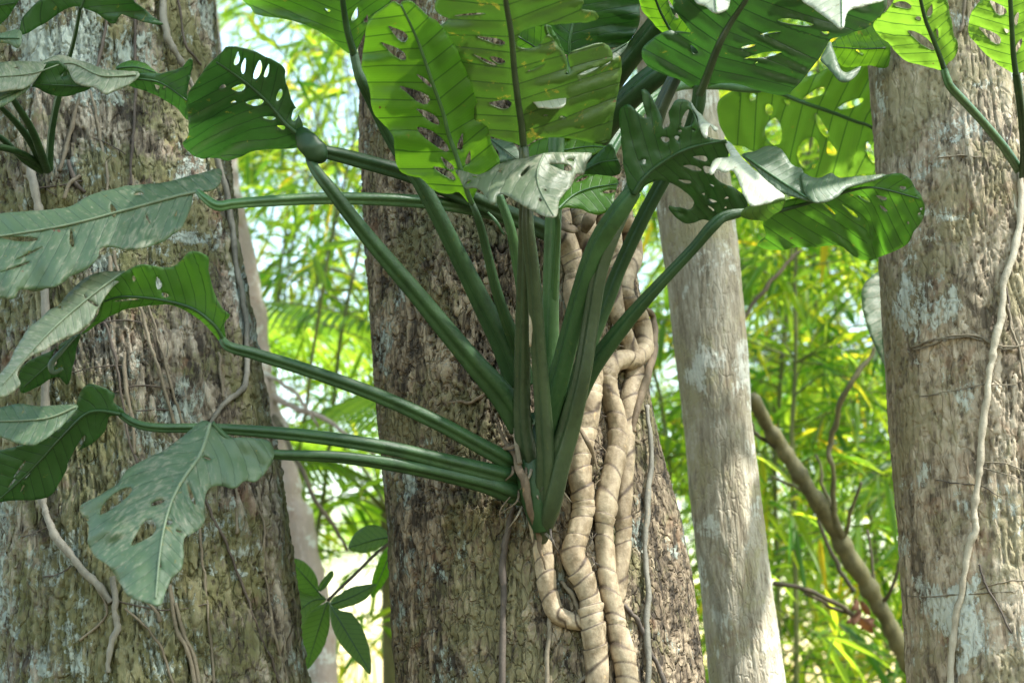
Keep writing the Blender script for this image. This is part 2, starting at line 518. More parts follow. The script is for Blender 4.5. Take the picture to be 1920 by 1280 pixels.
def bark_left(th, z, R):
    u = th / (2 * np.pi)
    ca, sa = np.cos(th), np.sin(th)
    w = fbm(ca * 2.2, sa * 2.2, z * 2.5, 4)
    wu = 1.5 * fbm(ca * 5, sa * 5, z * 4 + 3, 4) + 0.5 * fbm(ca * 22, sa * 22, z * 14, 3)
    nu = 62
    f1, e, idn = worley(u * nu + wu, z / 0.11 + 1.6 * fbm(ca * 14, sa * 14, z * 3, 2) + idn_off(th), nu, 3)
    nu2 = 96
    _, e2, id2 = worley(u * nu2 + wu * 2.2, z / 0.034 + 3 * fbm(ca * 9, sa * 9, z * 9, 3), nu2, 9)
    zone = sstep(-0.3, 0.3, fbm(ca * 2.2 + 7, sa * 2.2, z * 1.6, 3))
    crack = sstep(0.0, 0.17, e)
    crack2 = sstep(0.0, 0.11, e2)
    dsp = (0.018 * w + (0.5 + 0.7 * zone) * 0.011 * (crack - 1) + 0.0024 * (crack2 - 1) + 0.006 * (idn - 0.5) + 0.0034 * (id2 - 0.5)
           + 0.0075 * fbm(ca * 26, sa * 26, z * 26, 4) + 0.003 * fbm(ca * 80, sa * 80, z * 90, 2))
    return dsp, 0.5 * idn + 0.5 * id2


def idn_off(th):
    return np.sin(th * 9.0) * 1.3 + np.sin(th * 23) * 0.7


def bark_mid(th, z, R):
    u = th / (2 * np.pi)
    ca, sa = np.cos(th), np.sin(th)
    w = fbm(ca * 2.5 + 5, sa * 2.5, z * 2.2, 4)
    wu = 1.2 * fbm(ca * 6, sa * 6 + 4, z * 6, 3)
    nu = 88
    f1, e, idn = worley(u * nu + wu, z / 0.05 + 1.2 * w + idn_off(th) + 0.9 * fbm(ca * 20, sa * 20, z * 12, 3), nu, 21)
    nu2 = 150
    _, e2, id2 = worley(u * nu2 + 2 * wu, z / 0.014 + 2 * w, nu2, 27)
    deep = 0.4 + 0.9 * sstep(-0.25, 0.35, fbm(ca * 3, sa * 3 + 9, z * 3, 3))
    crack = sstep(0.0, 0.12, e)
    crack2 = sstep(0.0, 0.18, e2)
    dsp = 0.016 * w + deep * (0.0085 * (crack - 1) + 0.0055 * (idn - 0.5)) + 0.0016 * (crack2 - 1) + 0.0016 * (id2 - 0.5) + 0.0022 * fbm(ca * 44, sa * 44, z * 30, 3)
    return dsp, 0.5 * idn + 0.5 * id2


def bark_pale(th, z, R):
    u = th / (2 * np.pi)
    ca, sa = np.cos(th), np.sin(th)
    w = fbm(ca * 1.5 + 2, sa * 1.5, z * 3, 4)
    nu = 70
    f1, e, idn = worley(u * nu + fbm(ca * 6, sa * 6, z * 9, 3), z / 0.034 + idn_off(th), nu, 31)
    dsp = 0.008 * w + 0.0009 * (sstep(0, 0.3, e) - 1) + 0.0016 * fbm(ca * 10, sa * 10, z * 22, 4) + 0.002 * fbm(ca * 0.6, sa * 0.6, z * 14, 3)
    return dsp, 0.35 + 0.3 * idn


def bark_right(th, z, R):
    u = th / (2 * np.pi)
    ca, sa = np.cos(th), np.sin(th)
    w = fbm(ca * 2 + 12, sa * 2, z * 2.4, 4)
    wu = 0.8 * fbm(ca * 5 + 2, sa * 5, z * 7, 4)
    nu = 46
    f1, e, idn = worley(u * nu + 1.3 * wu, z / 0.12 + 2 * w + idn_off(th), nu, 41)
    nu2 = 120
    _, e2, id2 = worley(u * nu2 + 2 * wu, z / 0.02, nu2, 47)
    dsp = 0.012 * w + 0.006 * (sstep(0, 0.09, e) - 1) + 0.0008 * (sstep(0, 0.3, e2) - 1) + 0.0018 * (idn - 0.5) + 0.0022 * fbm(ca * 24, sa * 24, z * 40, 3) + 0.0015 * fbm(z * 0, z * 0, z * 30, 2)
    return dsp, 0.45 * idn + 0.55 * id2


def make_trunk(root, tr, fn, mat, cols, rows, ztop=8.5, zlo=1.3, zhi=3.5):
    z = np.concatenate([np.linspace(-0.06, zlo, 46, endpoint=False), np.linspace(zlo, zhi, rows, endpoint=False), np.linspace(zhi, ztop, 60)])
    ph = np.linspace(0, 2 * np.pi, cols, endpoint=False)
    th = ph - 0.5 * np.sin(ph) - np.pi / 2
    X, R = tr.at(z)
    TH, Z = np.meshgrid(th, z)
    RR = np.repeat(R[:, None], cols, 1)
    d, plate = fn(TH, Z, RR)
    rr = RR + d
    flare = 0.35 * np.exp(-np.maximum(Z, 0) / 0.25) * (0.5 + 0.5 * np.cos(TH * 5 + 1))
    rr = rr * (1 + flare)
    V = np.stack([X[:, None] + rr * np.cos(TH), tr.D + rr * np.sin(TH), Z], -1).reshape(-1, 3)
    n = len(z)
    i = np.arange(n - 1)[:, None] * cols
    j = np.arange(cols)[None, :]
    jn = (j + 1) % cols
    F = np.stack([i + j, i + jn, i + cols + jn, i + cols + j], -1).reshape(-1, 4)
    return mesh_obj('trunk', V, F, mat, None, root, attrs={'plate': plate.ravel()})


# ------------------------------------------------------------------ leaf batches
def leaf_batch(base, d, up, L, W, droop=0.25, tint=None):
    """n small folded leaves; returns verts, tri faces, tint per vertex, uv."""
    n = len(base)
    d = d / (np.linalg.norm(d, axis=1)[:, None] + 1e-9)
    side = np.cross(d, up)
    side /= np.linalg.norm(side, axis=1)[:, None] + 1e-9
    nr = np.cross(side, d)
    L = L[:, None]
    W = W[:, None]
    dn = np.zeros((n, 3)); dn[:, 2] = -1
    def pt(t):
        return base + d * L * t + dn * L * droop * t * t
    m1, m2, tip = pt(0.3), pt(0.66), pt(1.0)
    fold = -nr * W * 0.22
    v = np.stack([base, m1 + side * W * 0.5 - fold, m1 + fold * 0.4, m1 - side * W * 0.5 - fold,
                  m2 + side * W * 0.40 - fold, m2 + fold * 0.4, m2 - side * W * 0.40 - fold, tip], 1)
    f = np.array([[0, 1, 2], [0, 2, 3], [1, 4, 5], [1, 5, 2], [2, 5, 6], [2, 6, 3], [4, 7, 5], [5, 7, 6]])
    F = (np.arange(n)[:, None, None] * 8 + f[None]).reshape(-1, 3)
    tt = np.repeat(tint if tint is not None else RNG.random(n), 8)
    uv = np.tile(np.array([[0, 0], [.3, .3], [.3, 0], [.3, -.3], [.6, .3], [.6, 0], [.6, -.3], [1, 0]]), (n, 1))
    return v.reshape(-1, 3), F, tt, uv


def rand_dirs(n, zlo=-1, zhi=1):
    z = RNG.uniform(zlo, zhi, n)
    a = RNG.uniform(0, 2 * np.pi, n)
    r = np.sqrt(np.maximum(1 - z * z, 0))
    return np.stack([r * np.cos(a), r * np.sin(a), z], 1)


def join_geo(parts):
    V, F, o = [], [], 0
    for v, f in parts:
        V.append(v); F.append(np.asarray(f) + o); o += len(v)
    return np.vstack(V), np.vstack(F)


def crown(root, tr, z0, z1, spread, nclump, per, leafL=0.15, seed=0, mat='bark_mid', limb_r=0.07):  # unseen crowns above the view; spread and leaf density set for their shade
    x, r = tr.at(np.array([z0]))
    base = np.array([x[0], tr.D, z0])
    ends = []
    rg = np.random.default_rng(seed)
    nl = 7
    for k in range(nl):
        a = 2 * np.pi * (k + rg.uniform(-0.2, 0.2)) / nl
        zz = z0 + (z1 - z0) * rg.uniform(-0.1, 0.25)
        xb, rb = tr.at(np.array([zz]))
        p0 = np.array([xb[0], tr.D, zz])
        out = np.array([math.cos(a), math.sin(a), 0])
        ln = spread * rg.uniform(0.75, 1.05)
        p1 = p0 + out * ln * 0.4 + np.array([0, 0, (z1 - z0) * 0.22])
        p2 = p0 + out * ln * 0.95 + np.array([0, 0, (z1 - z0) * rg.uniform(0.3, 0.75)])
        tube('limb', [p0, p1, p2], [limb_r, limb_r * 0.6, limb_r * 0.2], mat, root, seg=8, sub=8, wob=0.1)
        for q in range(nclump // nl):
            t = rg.uniform(0.25, 1.05)
            c = p0 * (1 - t) ** 2 + 2 * t * (1 - t) * p1 + p2 * t * t
            ends.append(c + rg.normal(0, 0.35, 3) * np.array([1, 1, 0.8]))
    E = np.array(ends)
    idx = np.repeat(np.arange(len(E)), per)
    n = len(idx)
    P = E[idx] + rg.normal(0, 0.20, (n, 3))
    d = rand_dirs(n, -0.6, 0.4)
    up = rand_dirs(n, 0.3, 1.0)
    v, F, tt, uv = leaf_batch(P, d, up, rg.uniform(0.7, 1.2, n) * leafL, rg.uniform(0.8, 1.2, n) * leafL * 0.42, 0.2, rg.uniform(0.1, 0.75, n))
    mesh_obj('crown', v, F, 'canopy', None, root, attrs={'tint': tt}, uv=uv, kind='stuff', smooth=False)


# ================================================================== GROUND
def ground():
    n = 90
    g = np.sign(np.linspace(-1, 1, n)) * np.abs(np.linspace(-1, 1, n)) ** 2.2 * 160
    Xg, Yg = np.meshgrid(g, g + 6)
    Z = 0.05 * fbm(Xg * 0.7, Yg * 0.7, Xg * 0, 4) + 0.0
    V = np.stack([Xg, Yg, Z], -1).reshape(-1, 3)
    i = np.arange(n - 1)[:, None] * n
    j = np.arange(n - 1)[None, :]
    F = np.stack([i + j, i + j + 1, i + n + j + 1, i + n + j], -1).reshape(-1, 4)
    b = NB('forest_floor')
    o = b.obj()
    c = b.mix(b.rng(b.noise(o, 7, 7, 0.7), 0.4, 0.6), (0.05, 0.035, 0.02), (0.16, 0.11, 0.06))
    c = b.mix(b.math('MULTIPLY', b.rng(b.noise(o, 1.3, 5, 0.6), 0.48, 0.6), 0.7), c, (0.06, 0.10, 0.025))
    vo = b.n('TexVoronoi', {'Vector': o, 'Scale': 16.0}).outputs['Color']
    c = b.mix(0.3, c, b.mix(1.0, c, vo, 'MULTIPLY'))
    bp = b.n('Bump', {'Strength': 0.8, 'Distance': 0.03, 'Height': b.noise(o, 20, 6, 0.7)})
    p = b.n('BsdfPrincipled', {'Base Color': c, 'Roughness': 0.95, 'Normal': bp.outputs[0]})
    ob = mesh_obj('ground', V, F, b.finish(p.outputs[0]))
    ob['kind'] = 'structure'


ground()

# ================================================================== TREES
T_LEFT = Trunk(2.75, [(1280, 22, 576), (960, 6, 535), (700, -20, 488), (480, -48, 450), (250, -70, 424), (0, -95, 400)])
T_MID = Trunk(2.75, [(1280, 741, 1322), (1100, 730, 1297), (980, 722, 1277), (850, 713, 1242), (720, 702, 1217), (470, 688, 1188), (250, 677, 1170), (0, 670, 1155)])
T_PALE = Trunk(3.15, [(1280, 1332, 1474), (1100, 1314, 1447), (950, 1296, 1428), (800, 1281, 1411), (650, 1263, 1400), (500, 1246, 1387), (450, 1237, 1382), (360, 1226, 1372), (200, 1203, 1348), (0, 1180, 1318)])
T_RIGHT = Trunk(2.62, [(1280, 1706, 2126), (1000, 1690, 2090), (750, 1671, 2055), (480, 1655, 2020), (200, 1640, 1985), (50, 1630, 1968), (0, 1628, 1962)])


def tree_root(tr, name, label):
    x, r = tr.at(np.array([0.0]))
    return thing(name, label, 'tree', (float(x[0]), tr.D, 0.0))


t_left = tree_root(T_LEFT, 'mossy_tree', 'thick mossy tree trunk with lichen patches at the left edge')
make_trunk(t_left, T_LEFT, bark_left, 'bark_left', 340, 640)
t_mid = tree_root(T_MID, 'brown_tree', 'thick dark brown cracked trunk in the middle, wrapped by the ringed stems')
make_trunk(t_mid, T_MID, bark_mid, 'bark_mid', 340, 660)
t_pale = tree_root(T_PALE, 'pale_tree', 'slim smooth pale trunk just right of the brown middle trunk')
make_trunk(t_pale, T_PALE, bark_pale, 'bark_pale', 180, 560, ztop=9.5, zhi=3.9)
t_right = tree_root(T_RIGHT, 'grey_tree', 'sunlit grey cracked trunk at the right edge with a pale vine')
make_trunk(t_right, T_RIGHT, bark_right, 'bark_right', 280, 620)

# far slim trunk seen past the left tree
ft = thing('far_tree', 'blurred pinkish pale slim trunk seen just behind the mossy left trunk', 'tree', tuple(pY(600, 1280, 4.8) * np.array([1, 1, 0])))
fp = [pY(x, y, 4.8) for x, y in ((605, 1280), (585, 1150), (556, 1000), (528, 880), (503, 760), (482, 640), (440, 400), (400, 100))]
fb = fp[0].copy(); fb[2] = -0.05; fb[0] += 0.05
ftop = fp[-1] + np.array([-0.5, 0, 3.0])
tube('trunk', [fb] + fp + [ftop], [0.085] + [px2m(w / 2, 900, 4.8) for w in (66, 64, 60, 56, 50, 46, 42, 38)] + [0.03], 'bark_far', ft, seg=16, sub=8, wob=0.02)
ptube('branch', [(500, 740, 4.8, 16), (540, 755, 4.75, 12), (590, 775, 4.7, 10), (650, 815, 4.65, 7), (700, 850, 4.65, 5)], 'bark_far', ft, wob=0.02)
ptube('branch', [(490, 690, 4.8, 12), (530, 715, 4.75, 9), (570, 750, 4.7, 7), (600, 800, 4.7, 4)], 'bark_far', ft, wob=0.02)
ptube('branch', [(505, 770, 4.8, 14), (540, 830, 4.65, 11), (585, 920, 4.6, 9), (620, 985, 4.6, 8), (650, 1030, 4.6, 7)], 'twig', ft, wob=0.015)
for tr_, zt in ((ft, 0),):
    n = 1100
    E = np.vstack([ftop + RNG.normal(0, 0.7, (n, 3))])
    v, F, tt, uv = leaf_batch(E, rand_dirs(n, -0.6, 0.4), rand_dirs(n, 0.3, 1), RNG.uniform(0.1, 0.16, n), RNG.uniform(0.035, 0.06, n))
    mesh_obj('crown', v, F, 'canopy', None, ft, attrs={'tint': tt * 0.7}, uv=uv, kind='stuff', smooth=False)

crown(t_left, T_LEFT, 5.2, 8.8, 3.2, 140, 56, seed=1, mat='bark_left')
crown(t_mid, T_MID, 5.4, 9.0, 3.2, 140, 60, seed=2, mat='bark_mid')
crown(t_pale, T_PALE, 6.0, 9.6, 2.4, 70, 26, seed=3, mat='bark_pale', limb_r=0.04)
crown(t_right, T_RIGHT, 5.2, 8.8, 3.0, 112, 24, seed=4, mat='bark_right')

# ================================================================== MONSTERA LEAVES


def ellipse(cx, cy, ln, wd, ang, n=14):
    a = rad(ang)
    ph = random.random() * 6
    out = []
    for k in range(n):
        t = 2 * math.pi * k / n
        ex, ey = math.cos(t) * ln / 2, math.sin(t) * wd / 2
        ey *= 1 + 0.35 * math.cos(t)          # teardrop
        q = 1 + 0.10 * math.sin(3 * t + ph)
        out.append((cx + (ex * math.cos(a) - ey * math.sin(a)) * q, cy + (ex * math.sin(a) + ey * math.cos(a)) * q))
    return out


def inside(poly, P):
    x, y = P[:, 0], P[:, 1]
    c = np.zeros(len(P), bool)
    j = len(poly) - 1
    for i in range(len(poly)):
        xi, yi = poly[i]; xj, yj = poly[j]
        m = ((yi > y) != (yj > y)) & (x < (xj - xi) * (y - yi) / (yj - yi + 1e-12) + xi)
        c ^= m
        j = i
    return c


def leaf(root, outline, midrib, Y0, g=(0.0, 0.08), b=(0.0, 0.0), arch=0.0, mat='mid', holes=(), sp=7.0, vs_=26.0, k=0.55, ripple=0.0015, noise=0.014, wave=0.0045,
         ribw=(9, 3), ribmat='petiole', label=None, midrib_on=True, name='leaf'):
    """A blade traced as an outline with its own distance, tilt, arch and cupping; midrib runs from base to tip."""
    sc_ = 1.0
    O = catmull(outline, 4, closed=True)
    # resample evenly, slight natural irregularity
    seg = np.linalg.norm(np.roll(O, -1, 0) - O, axis=1)
    s = np.concatenate([[0], np.cumsum(seg)])
    Oc = np.vstack([O, O[:1]])
    m = max(int(s[-1] / 6.0), 12)
    q = np.linspace(0, s[-1], m, endpoint=False)
    O = np.column_stack([np.interp(q, s, Oc[:, 0]), np.interp(q, s, Oc[:, 1])])
    zq = np.zeros(m)
    O = O + 1.7 * np.column_stack([fbm(q * 0.05 + Y0 * 91, zq, zq, 3), fbm(q * 0.05 + Y0 * 57 + 30, zq, zq, 3)])
    H = [np.array(ellipse(*h)) if not isinstance(h[0], tuple) else np.array(h) for h in holes]
    x0, y0 = O.min(0); x1, y1 = O.max(0)
    gx, gy = np.meshgrid(np.arange(x0, x1, sp), np.arange(y0, y1, sp * 0.87))
    gx = gx + (np.arange(gx.shape[0]) % 2)[:, None] * sp / 2
    G = np.column_stack([gx.ravel(), gy.ravel()]) + RNG.normal(0, 0.12 * sp, (gx.size, 2))
    G = G[inside(O, G)]
    allb = np.vstack([O] + H)
    dm = np.min(np.linalg.norm(G[:, None, :] - allb[None, :, :], axis=2), axis=1)
    G = G[dm > sp * 0.55]
    for h in H:
        G = G[~inside(h, G)]
    P = np.vstack([O] + H + [G])
    E, o = [], 0
    for L_ in [O] + H:
        nn = len(L_)
        E += [(o + i_, o + (i_ + 1) % nn) for i_ in range(nn)]
        o += nn
    r = delaunay_2d_cdt([Vector(p) for p in P], E, [], 0, 1e-4)
    Vx = np.array([[v.x, v.y] for v in r[0]])
    Fa = np.array([f for f in r[2] if len(f) == 3])
    cen = Vx[Fa].mean(1)
    keep = inside(O, cen)
    for h in H:
        keep &= ~inside(h, cen)
    Fa = Fa[keep]
    # orientation consistent
    a_, b_, c_ = Vx[Fa[:, 0]], Vx[Fa[:, 1]], Vx[Fa[:, 2]]
    cr = (b_[:, 0] - a_[:, 0]) * (c_[:, 1] - a_[:, 1]) - (b_[:, 1] - a_[:, 1]) * (c_[:, 0] - a_[:, 0])
    Fa[cr > 0] = Fa[cr > 0][:, ::-1]
    used = np.unique(Fa)
    mp = -np.ones(len(Vx), int); mp[used] = np.arange(len(used))
    Vx, Fa = Vx[used], mp[Fa]
    Mr = catmull(midrib, 8)
    ml = np.concatenate([[0], np.cumsum(np.linalg.norm(np.diff(Mr, axis=0), axis=1))])
    Ltot = ml[-1]

    def field(Q):
        best = np.full(len(Q), 1e9); S = np.zeros(len(Q)); Tt = np.zeros(len(Q))
        for i_ in range(len(Mr) - 1):
            A, B_ = Mr[i_], Mr[i_ + 1]
            dv = B_ - A; l2 = dv.dot(dv) + 1e-9; ln = math.sqrt(l2)
            t = (Q - A) @ dv / l2
            lo = -9 if i_ == 0 else 0
            hi = 9 if i_ == len(Mr) - 2 else 1
            tc = np.clip(t, lo, hi)
            pr = A + tc[:, None] * dv
            dist = np.linalg.norm(Q - pr, axis=1)
            sg = np.sign(dv[0] * (Q[:, 1] - A[1]) - dv[1] * (Q[:, 0] - A[0]))
            u = dist < best
            best = np.where(u, dist, best); S = np.where(u, dist * sg, S); Tt = np.where(u, ml[i_] + tc * ln, Tt)
        return Tt, S

    seed = Y0 * 37 + outline[0][0] * 0.13

    def depth(Q, rip=True):
        Tt, S = field(Q)
        a = np.abs(S) / 100.0
        bb = np.where(S < 0, b[0], b[1])
        Y = Y0 + g[0] * (Q[:, 0] - midrib[0][0]) / 100 + g[1] * (Q[:, 1] - midrib[0][1]) / 100 + bb * a * a + arch * (Tt / Ltot) ** 2
        zz = np.zeros(len(Q)) + seed
        Y = Y + noise * fbm(Q[:, 0] / 85, Q[:, 1] / 85, zz, 3)
        wl = 62.0 + 18 * math.sin(seed)
        Y = Y + wave * np.sin(2 * np.pi * (Tt - 0.3 * np.abs(S)) / wl + seed + np.where(S > 0, 1.7, 0.0)) * np.minimum((np.abs(S) / 70.0) ** 2, 1.6)
        if rip:
            ph = (Tt - k * np.abs(S)) / vs_
            Y = Y + ripple * np.cos(2 * np.pi * ph) * sstep(3, 30, np.abs(S)) - 0.004 * (1 - sstep(0, 16, np.abs(S)))
        return Y, Tt, S

    Yv, Tt, S = depth(Vx)
    W3 = np.array([pY(x, y, Y) for (x, y), Y in zip(Vx, Yv)])
    uv = np.column_stack([(Tt - k * np.abs(S)) / vs_ + 40.0, S / 100.0])
    # rim thickness
    fn = np.cross(W3[Fa[:, 1]] - W3[Fa[:, 0]], W3[Fa[:, 2]] - W3[Fa[:, 0]])
    vn = np.zeros_like(W3)
    for k_ in range(3):
        np.add.at(vn, Fa[:, k_], fn)
    vn /= np.linalg.norm(vn, axis=1)[:, None] + 1e-12
    vn[vn[:, 1] < 0] *= -1
    ed = {}
    for f in Fa.tolist():
        for a1, b1 in ((f[0], f[1]), (f[1], f[2]), (f[2], f[0])):
            kk = (min(a1, b1), max(a1, b1))
            ed[kk] = None if kk in ed else (a1, b1)
    be = [e for e in ed.values() if e]
    bv = sorted({i for e in be for i in e})
    mp2 = {v: len(W3) + i for i, v in enumerate(bv)}
    W3b = W3[bv] + vn[bv] * 0.002
    allV = np.vstack([W3, W3b])
    uv = np.vstack([uv, uv[bv]])
    faces = Fa.tolist() + [[b1, a1, mp2[a1], mp2[b1]] for a1, b1 in be]
    ob = mesh_obj(name, allV, faces, mat, None, root, uv=uv, label=label)
    if midrib_on:
        Yr, _, _ = depth(Mr, False)
        ws = np.linspace(ribw[0], ribw[1], len(Mr)) / 2
        pts = [pY(x, y, Y - 0.006) for (x, y), Y in zip(Mr, Yr)]
        tube('midrib', pts[::2] + [pts[-1]], [px2m(w, 500, Y0) for w in ws[::2]] + [px2m(ws[-1], 500, Y0)], ribmat, root, parent=ob, seg=8, sub=2)
    return ob


def groove(n, th):
    d = np.angle(np.exp(1j * (th - 0.75)))
    r = 1 - 0.42 * np.exp(-(d / 0.42) ** 2) + 0.07 * np.exp(-((np.abs(d) - 0.72) / 0.2) ** 2)
    k = np.arange(n)[:, None] * 0.16
    return r[None, :] * (1 + 0.05 * fbm(k + th[None, :] * 0 + len(th) + n * 0.37, k * 0 + np.cos(th)[None, :], k * 0 + np.sin(th)[None, :], 3))


def petiole(root, pts, mat='petiole', parent=None, label=None, flat=0.8, name='petiole'):
    pts = [(x, y, Y, w * 1.12) for x, y, Y, w in pts]
    return ptube(name, pts, mat, root, parent, seg=24, sub=8, shape=groove, flat=flat, label=label)


cx0 = pY(1012, 990, 2.44)
plant = thing('monstera_plant', 'large split-leaf climbing plant with long green petioles on the brown middle trunk', 'climbing plant', tuple(cx0))

# --- ringed stems on the middle trunk


def ring_shape_factory(spacing_px_n, tilt, seed):
    def shp(n, th):
        i = np.arange(n)[:, None] / n * spacing_px_n
        i = i + 0.5 * fbm(i * 0.7 + seed, i * 0, i * 0, 2) * 2 + tilt * np.cos(th[None, :] + seed) * 0.25
        fr = i - np.floor(i)
        bulge = 0.05 * np.sin(np.pi * fr) ** 0.5 + 0.11 * fr * (0.4 + 1.2 * _h(np.floor(i), np.floor(i) * 0 + 3, np.floor(i) * 0 + int(seed * 10)))
        return 0.90 + bulge + 0.20 * fbm(np.cos(th)[None, :] * 1.5 + seed, np.sin(th)[None, :] * 1.5, i * 0.9, 3)
    def att(n, seg):
        th = np.linspace(0, 2 * np.pi, seg, endpoint=False)
        i = np.arange(n)[:, None] / n * spacing_px_n
        i = i + 0.5 * fbm(i * 0.7 + seed, i * 0, i * 0, 2) * 2 + tilt * np.cos(th[None, :] + seed) * 0.25
        fr = i - np.floor(i)
        return np.clip(1.25 - np.minimum(fr, 1 - fr) / 0.085, 0, 1)
    return shp, att


def ring_stem(pts, nring, trunk=T_MID, lift=0.75, mat='stem', seed=1.0, parent=None, root=None, name='stem'):
    W, R = [], []
    for x, y, w in pts:
        r = px2m(w / 2, y, 2.5)
        W.append(trunk.hit(x, y, r * lift)); R.append(r)
    shp, att = ring_shape_factory(nring, 1.1, seed)
    return tube(name, W, R, mat, root or plant, parent, seg=28, sub=26, shape=shp, attrs_fn=att)


ring_stem([(1122, 1330, 44), (1120, 1240, 44), (1115, 1199, 44), (1110, 1159, 45), (1105, 1119, 44), (1090, 1078, 43), (1074, 1038, 43), (1085, 996, 42), (1094, 957, 42), (1092, 917, 43), (1086, 870, 44), (1090, 835, 45), (1098, 800, 46), (1106, 750, 46), (1110, 705, 42), (1100, 650, 38), (1085, 600, 37), (1074, 548, 37), (1077, 514, 37), (1068, 470, 40), (1055, 430, 40), (1050, 380, 40)], 34, seed=1.3, lift=1.1)
ring_stem([(1182, 1330, 44), (1177, 1270, 43), (1167, 1220, 42), (1158, 1180, 36), (1154, 1150, 36), (1144, 1112, 35), (1136, 1052, 34), (1134, 1001, 34), (1135, 961, 40), (1140, 917, 40), (1152, 870, 40), (1159, 833, 38), (1157, 793, 38), (1146, 749, 35), (1139, 715, 36), (1145, 689, 36), (1164, 674, 36), (1191, 675, 36), (1207, 656, 36), (1207, 625, 36), (1200, 594, 35), (1178, 564, 34), (1171, 531, 34), (1184, 500, 34), (1190, 470, 34), (1180, 430, 36), (1165, 390, 36)], 32, seed=4.1, lift=0.9)
ring_stem([(1146, 1175, 16), (1158, 1130, 26), (1166, 1050, 32), (1168, 1000, 34), (1168, 950, 34), (1172, 884, 34), (1176, 800, 34), (1180, 750, 36), (1190, 705, 38), (1180, 650, 34), (1160, 600, 34), (1150, 540, 34), (1150, 480, 40), (1140, 430, 44), (1130, 390, 44)], 18, seed=7.7, lift=0.35, mat='stem')
ring_stem([(1105, 1172, 24), (1082, 1166, 30), (1062, 1160, 32), (1043, 1149, 34), (1030, 1119, 36), (1023, 1078, 36), (1019, 1038, 36), (1013, 1000, 38), (1008, 960, 44), (1002, 915, 50), (996, 870, 46), (992, 835, 34)], 9, seed=2.2, lift=0.7)
ring_stem([(1105, 470, 44), (1095, 430, 46), (1090, 395, 46), (1085, 350, 44)], 4, seed=9.2, lift=0.4, mat='stem')
# crown node, green
ptube('stem_node', [(1015, 995, 2.40, 30), (1010, 960, 2.39, 50), (1002, 910, 2.385, 62), (998, 860, 2.385, 58), (1000, 815, 2.39, 50), (1005, 780, 2.40, 30)], 'petiole', plant, seg=18, sub=8)

# dry sheaths and roots
def on_trunk(tr, pts, mat, root, name='aerial_root', lift=0.4, wob=0.004, seg=8, Yref=2.5, parent=None, sub=7, bark=0.006):
    W, R = [], []
    for x, y, w in pts:
        r = px2m(w / 2, y, Yref)
        W.append(tr.hit(x, y, r * lift + bark)); R.append(r)
    return tube(name, W, R, mat, root, parent, seg=seg, sub=sub, wob=wob)


on_trunk(T_MID, [(1213, 760, 10), (1220, 850, 11), (1214, 951, 11), (1212, 1018, 11), (1214, 1119, 11), (1215, 1200, 12), (1217, 1330, 12)], 'root_grey', plant, lift=0.8)
on_trunk(T_MID, [(1205, 575, 9), (1224, 595, 14), (1227, 640, 16), (1214, 699, 18), (1196, 760, 16), (1187, 810, 11)], 'dry', plant, name='dry_sheath', lift=2.4)
on_trunk(T_MID, [(962, 947, 8), (952, 994, 12), (944, 1052, 13), (942, 1152, 12), (941, 1330, 12)], 'root_dark', plant)
on_trunk(T_MID, [(1032, 1155, 8), (1027, 1220, 9), (1025, 1330, 9)], 'root', plant)
on_trunk(T_MID, [(1160, 1118, 7), (1178, 1142, 8), (1195, 1165, 9), (1207, 1190, 8), (1224, 1228, 9), (1240, 1260, 9), (1260, 1330, 8)], 'root_dark', plant)
on_trunk(T_MID, [(1050, 1090, 7), (1070, 1110, 9), (1085, 1140, 9), (1090, 1180, 8)], 'root', plant)
on_trunk(T_MID, [(1105, 1265, 8), (1080, 1285, 8), (1070, 1330, 8)], 'root', plant)
on_trunk(T_MID, [(1040, 580, 10), (1048, 640, 10), (1060, 690, 9)], 'root', plant)
on_trunk(T_MID, [(1010, 640, 8), (1040, 560, 8), (1050, 500, 8)], 'root', plant)
on_trunk(T_MID, [(920, 725, 5), (890, 750, 6), (860, 752, 6), (830, 755, 4)], 'dry', plant, wob=0.008)
ptube('dry_sheath', [(935, 790, 2.41, 5), (945, 825, 2.40, 8), (962, 850, 2.37, 12), (976, 884, 2.355, 16), (986, 917, 2.355, 15), (996, 961, 2.37, 13), (1008, 1003, 2.40, 12), (1016, 1040, 2.41, 7), (1024, 1068, 2.42, 3)], 'dry', plant, flat=0.5, wob=0.004)
ptube('dry_sheath', [(935, 842, 2.37, 4), (960, 838, 2.36, 8), (985, 822, 2.355, 9), (1000, 795, 2.36, 3)], 'dry', plant, flat=0.5)
ptube('dry_sheath', [(965, 790, 2.36, 4), (968, 830, 2.355, 9), (975, 870, 2.355, 10)], 'root', plant, flat=0.5)
ptube('dry_sheath', [(1080, 790, 2.42, 4), (1100, 825, 2.40, 10), (1112, 850, 2.42, 8), (1120, 880, 2.43, 3)], 'dry', plant, flat=0.5)
ptube('dry_sheath', [(1048, 400, 2.44, 6), (1062, 425, 2.40, 26), (1080, 430, 2.42, 16), (1085, 445, 2.44, 5)], 'dry', plant, flat=0.4)
ptube('dry_sheath', [(1120, 385, 2.42, 6), (1105, 410, 2.40, 26), (1095, 435, 2.42, 14)], 'dry', plant, flat=0.4)
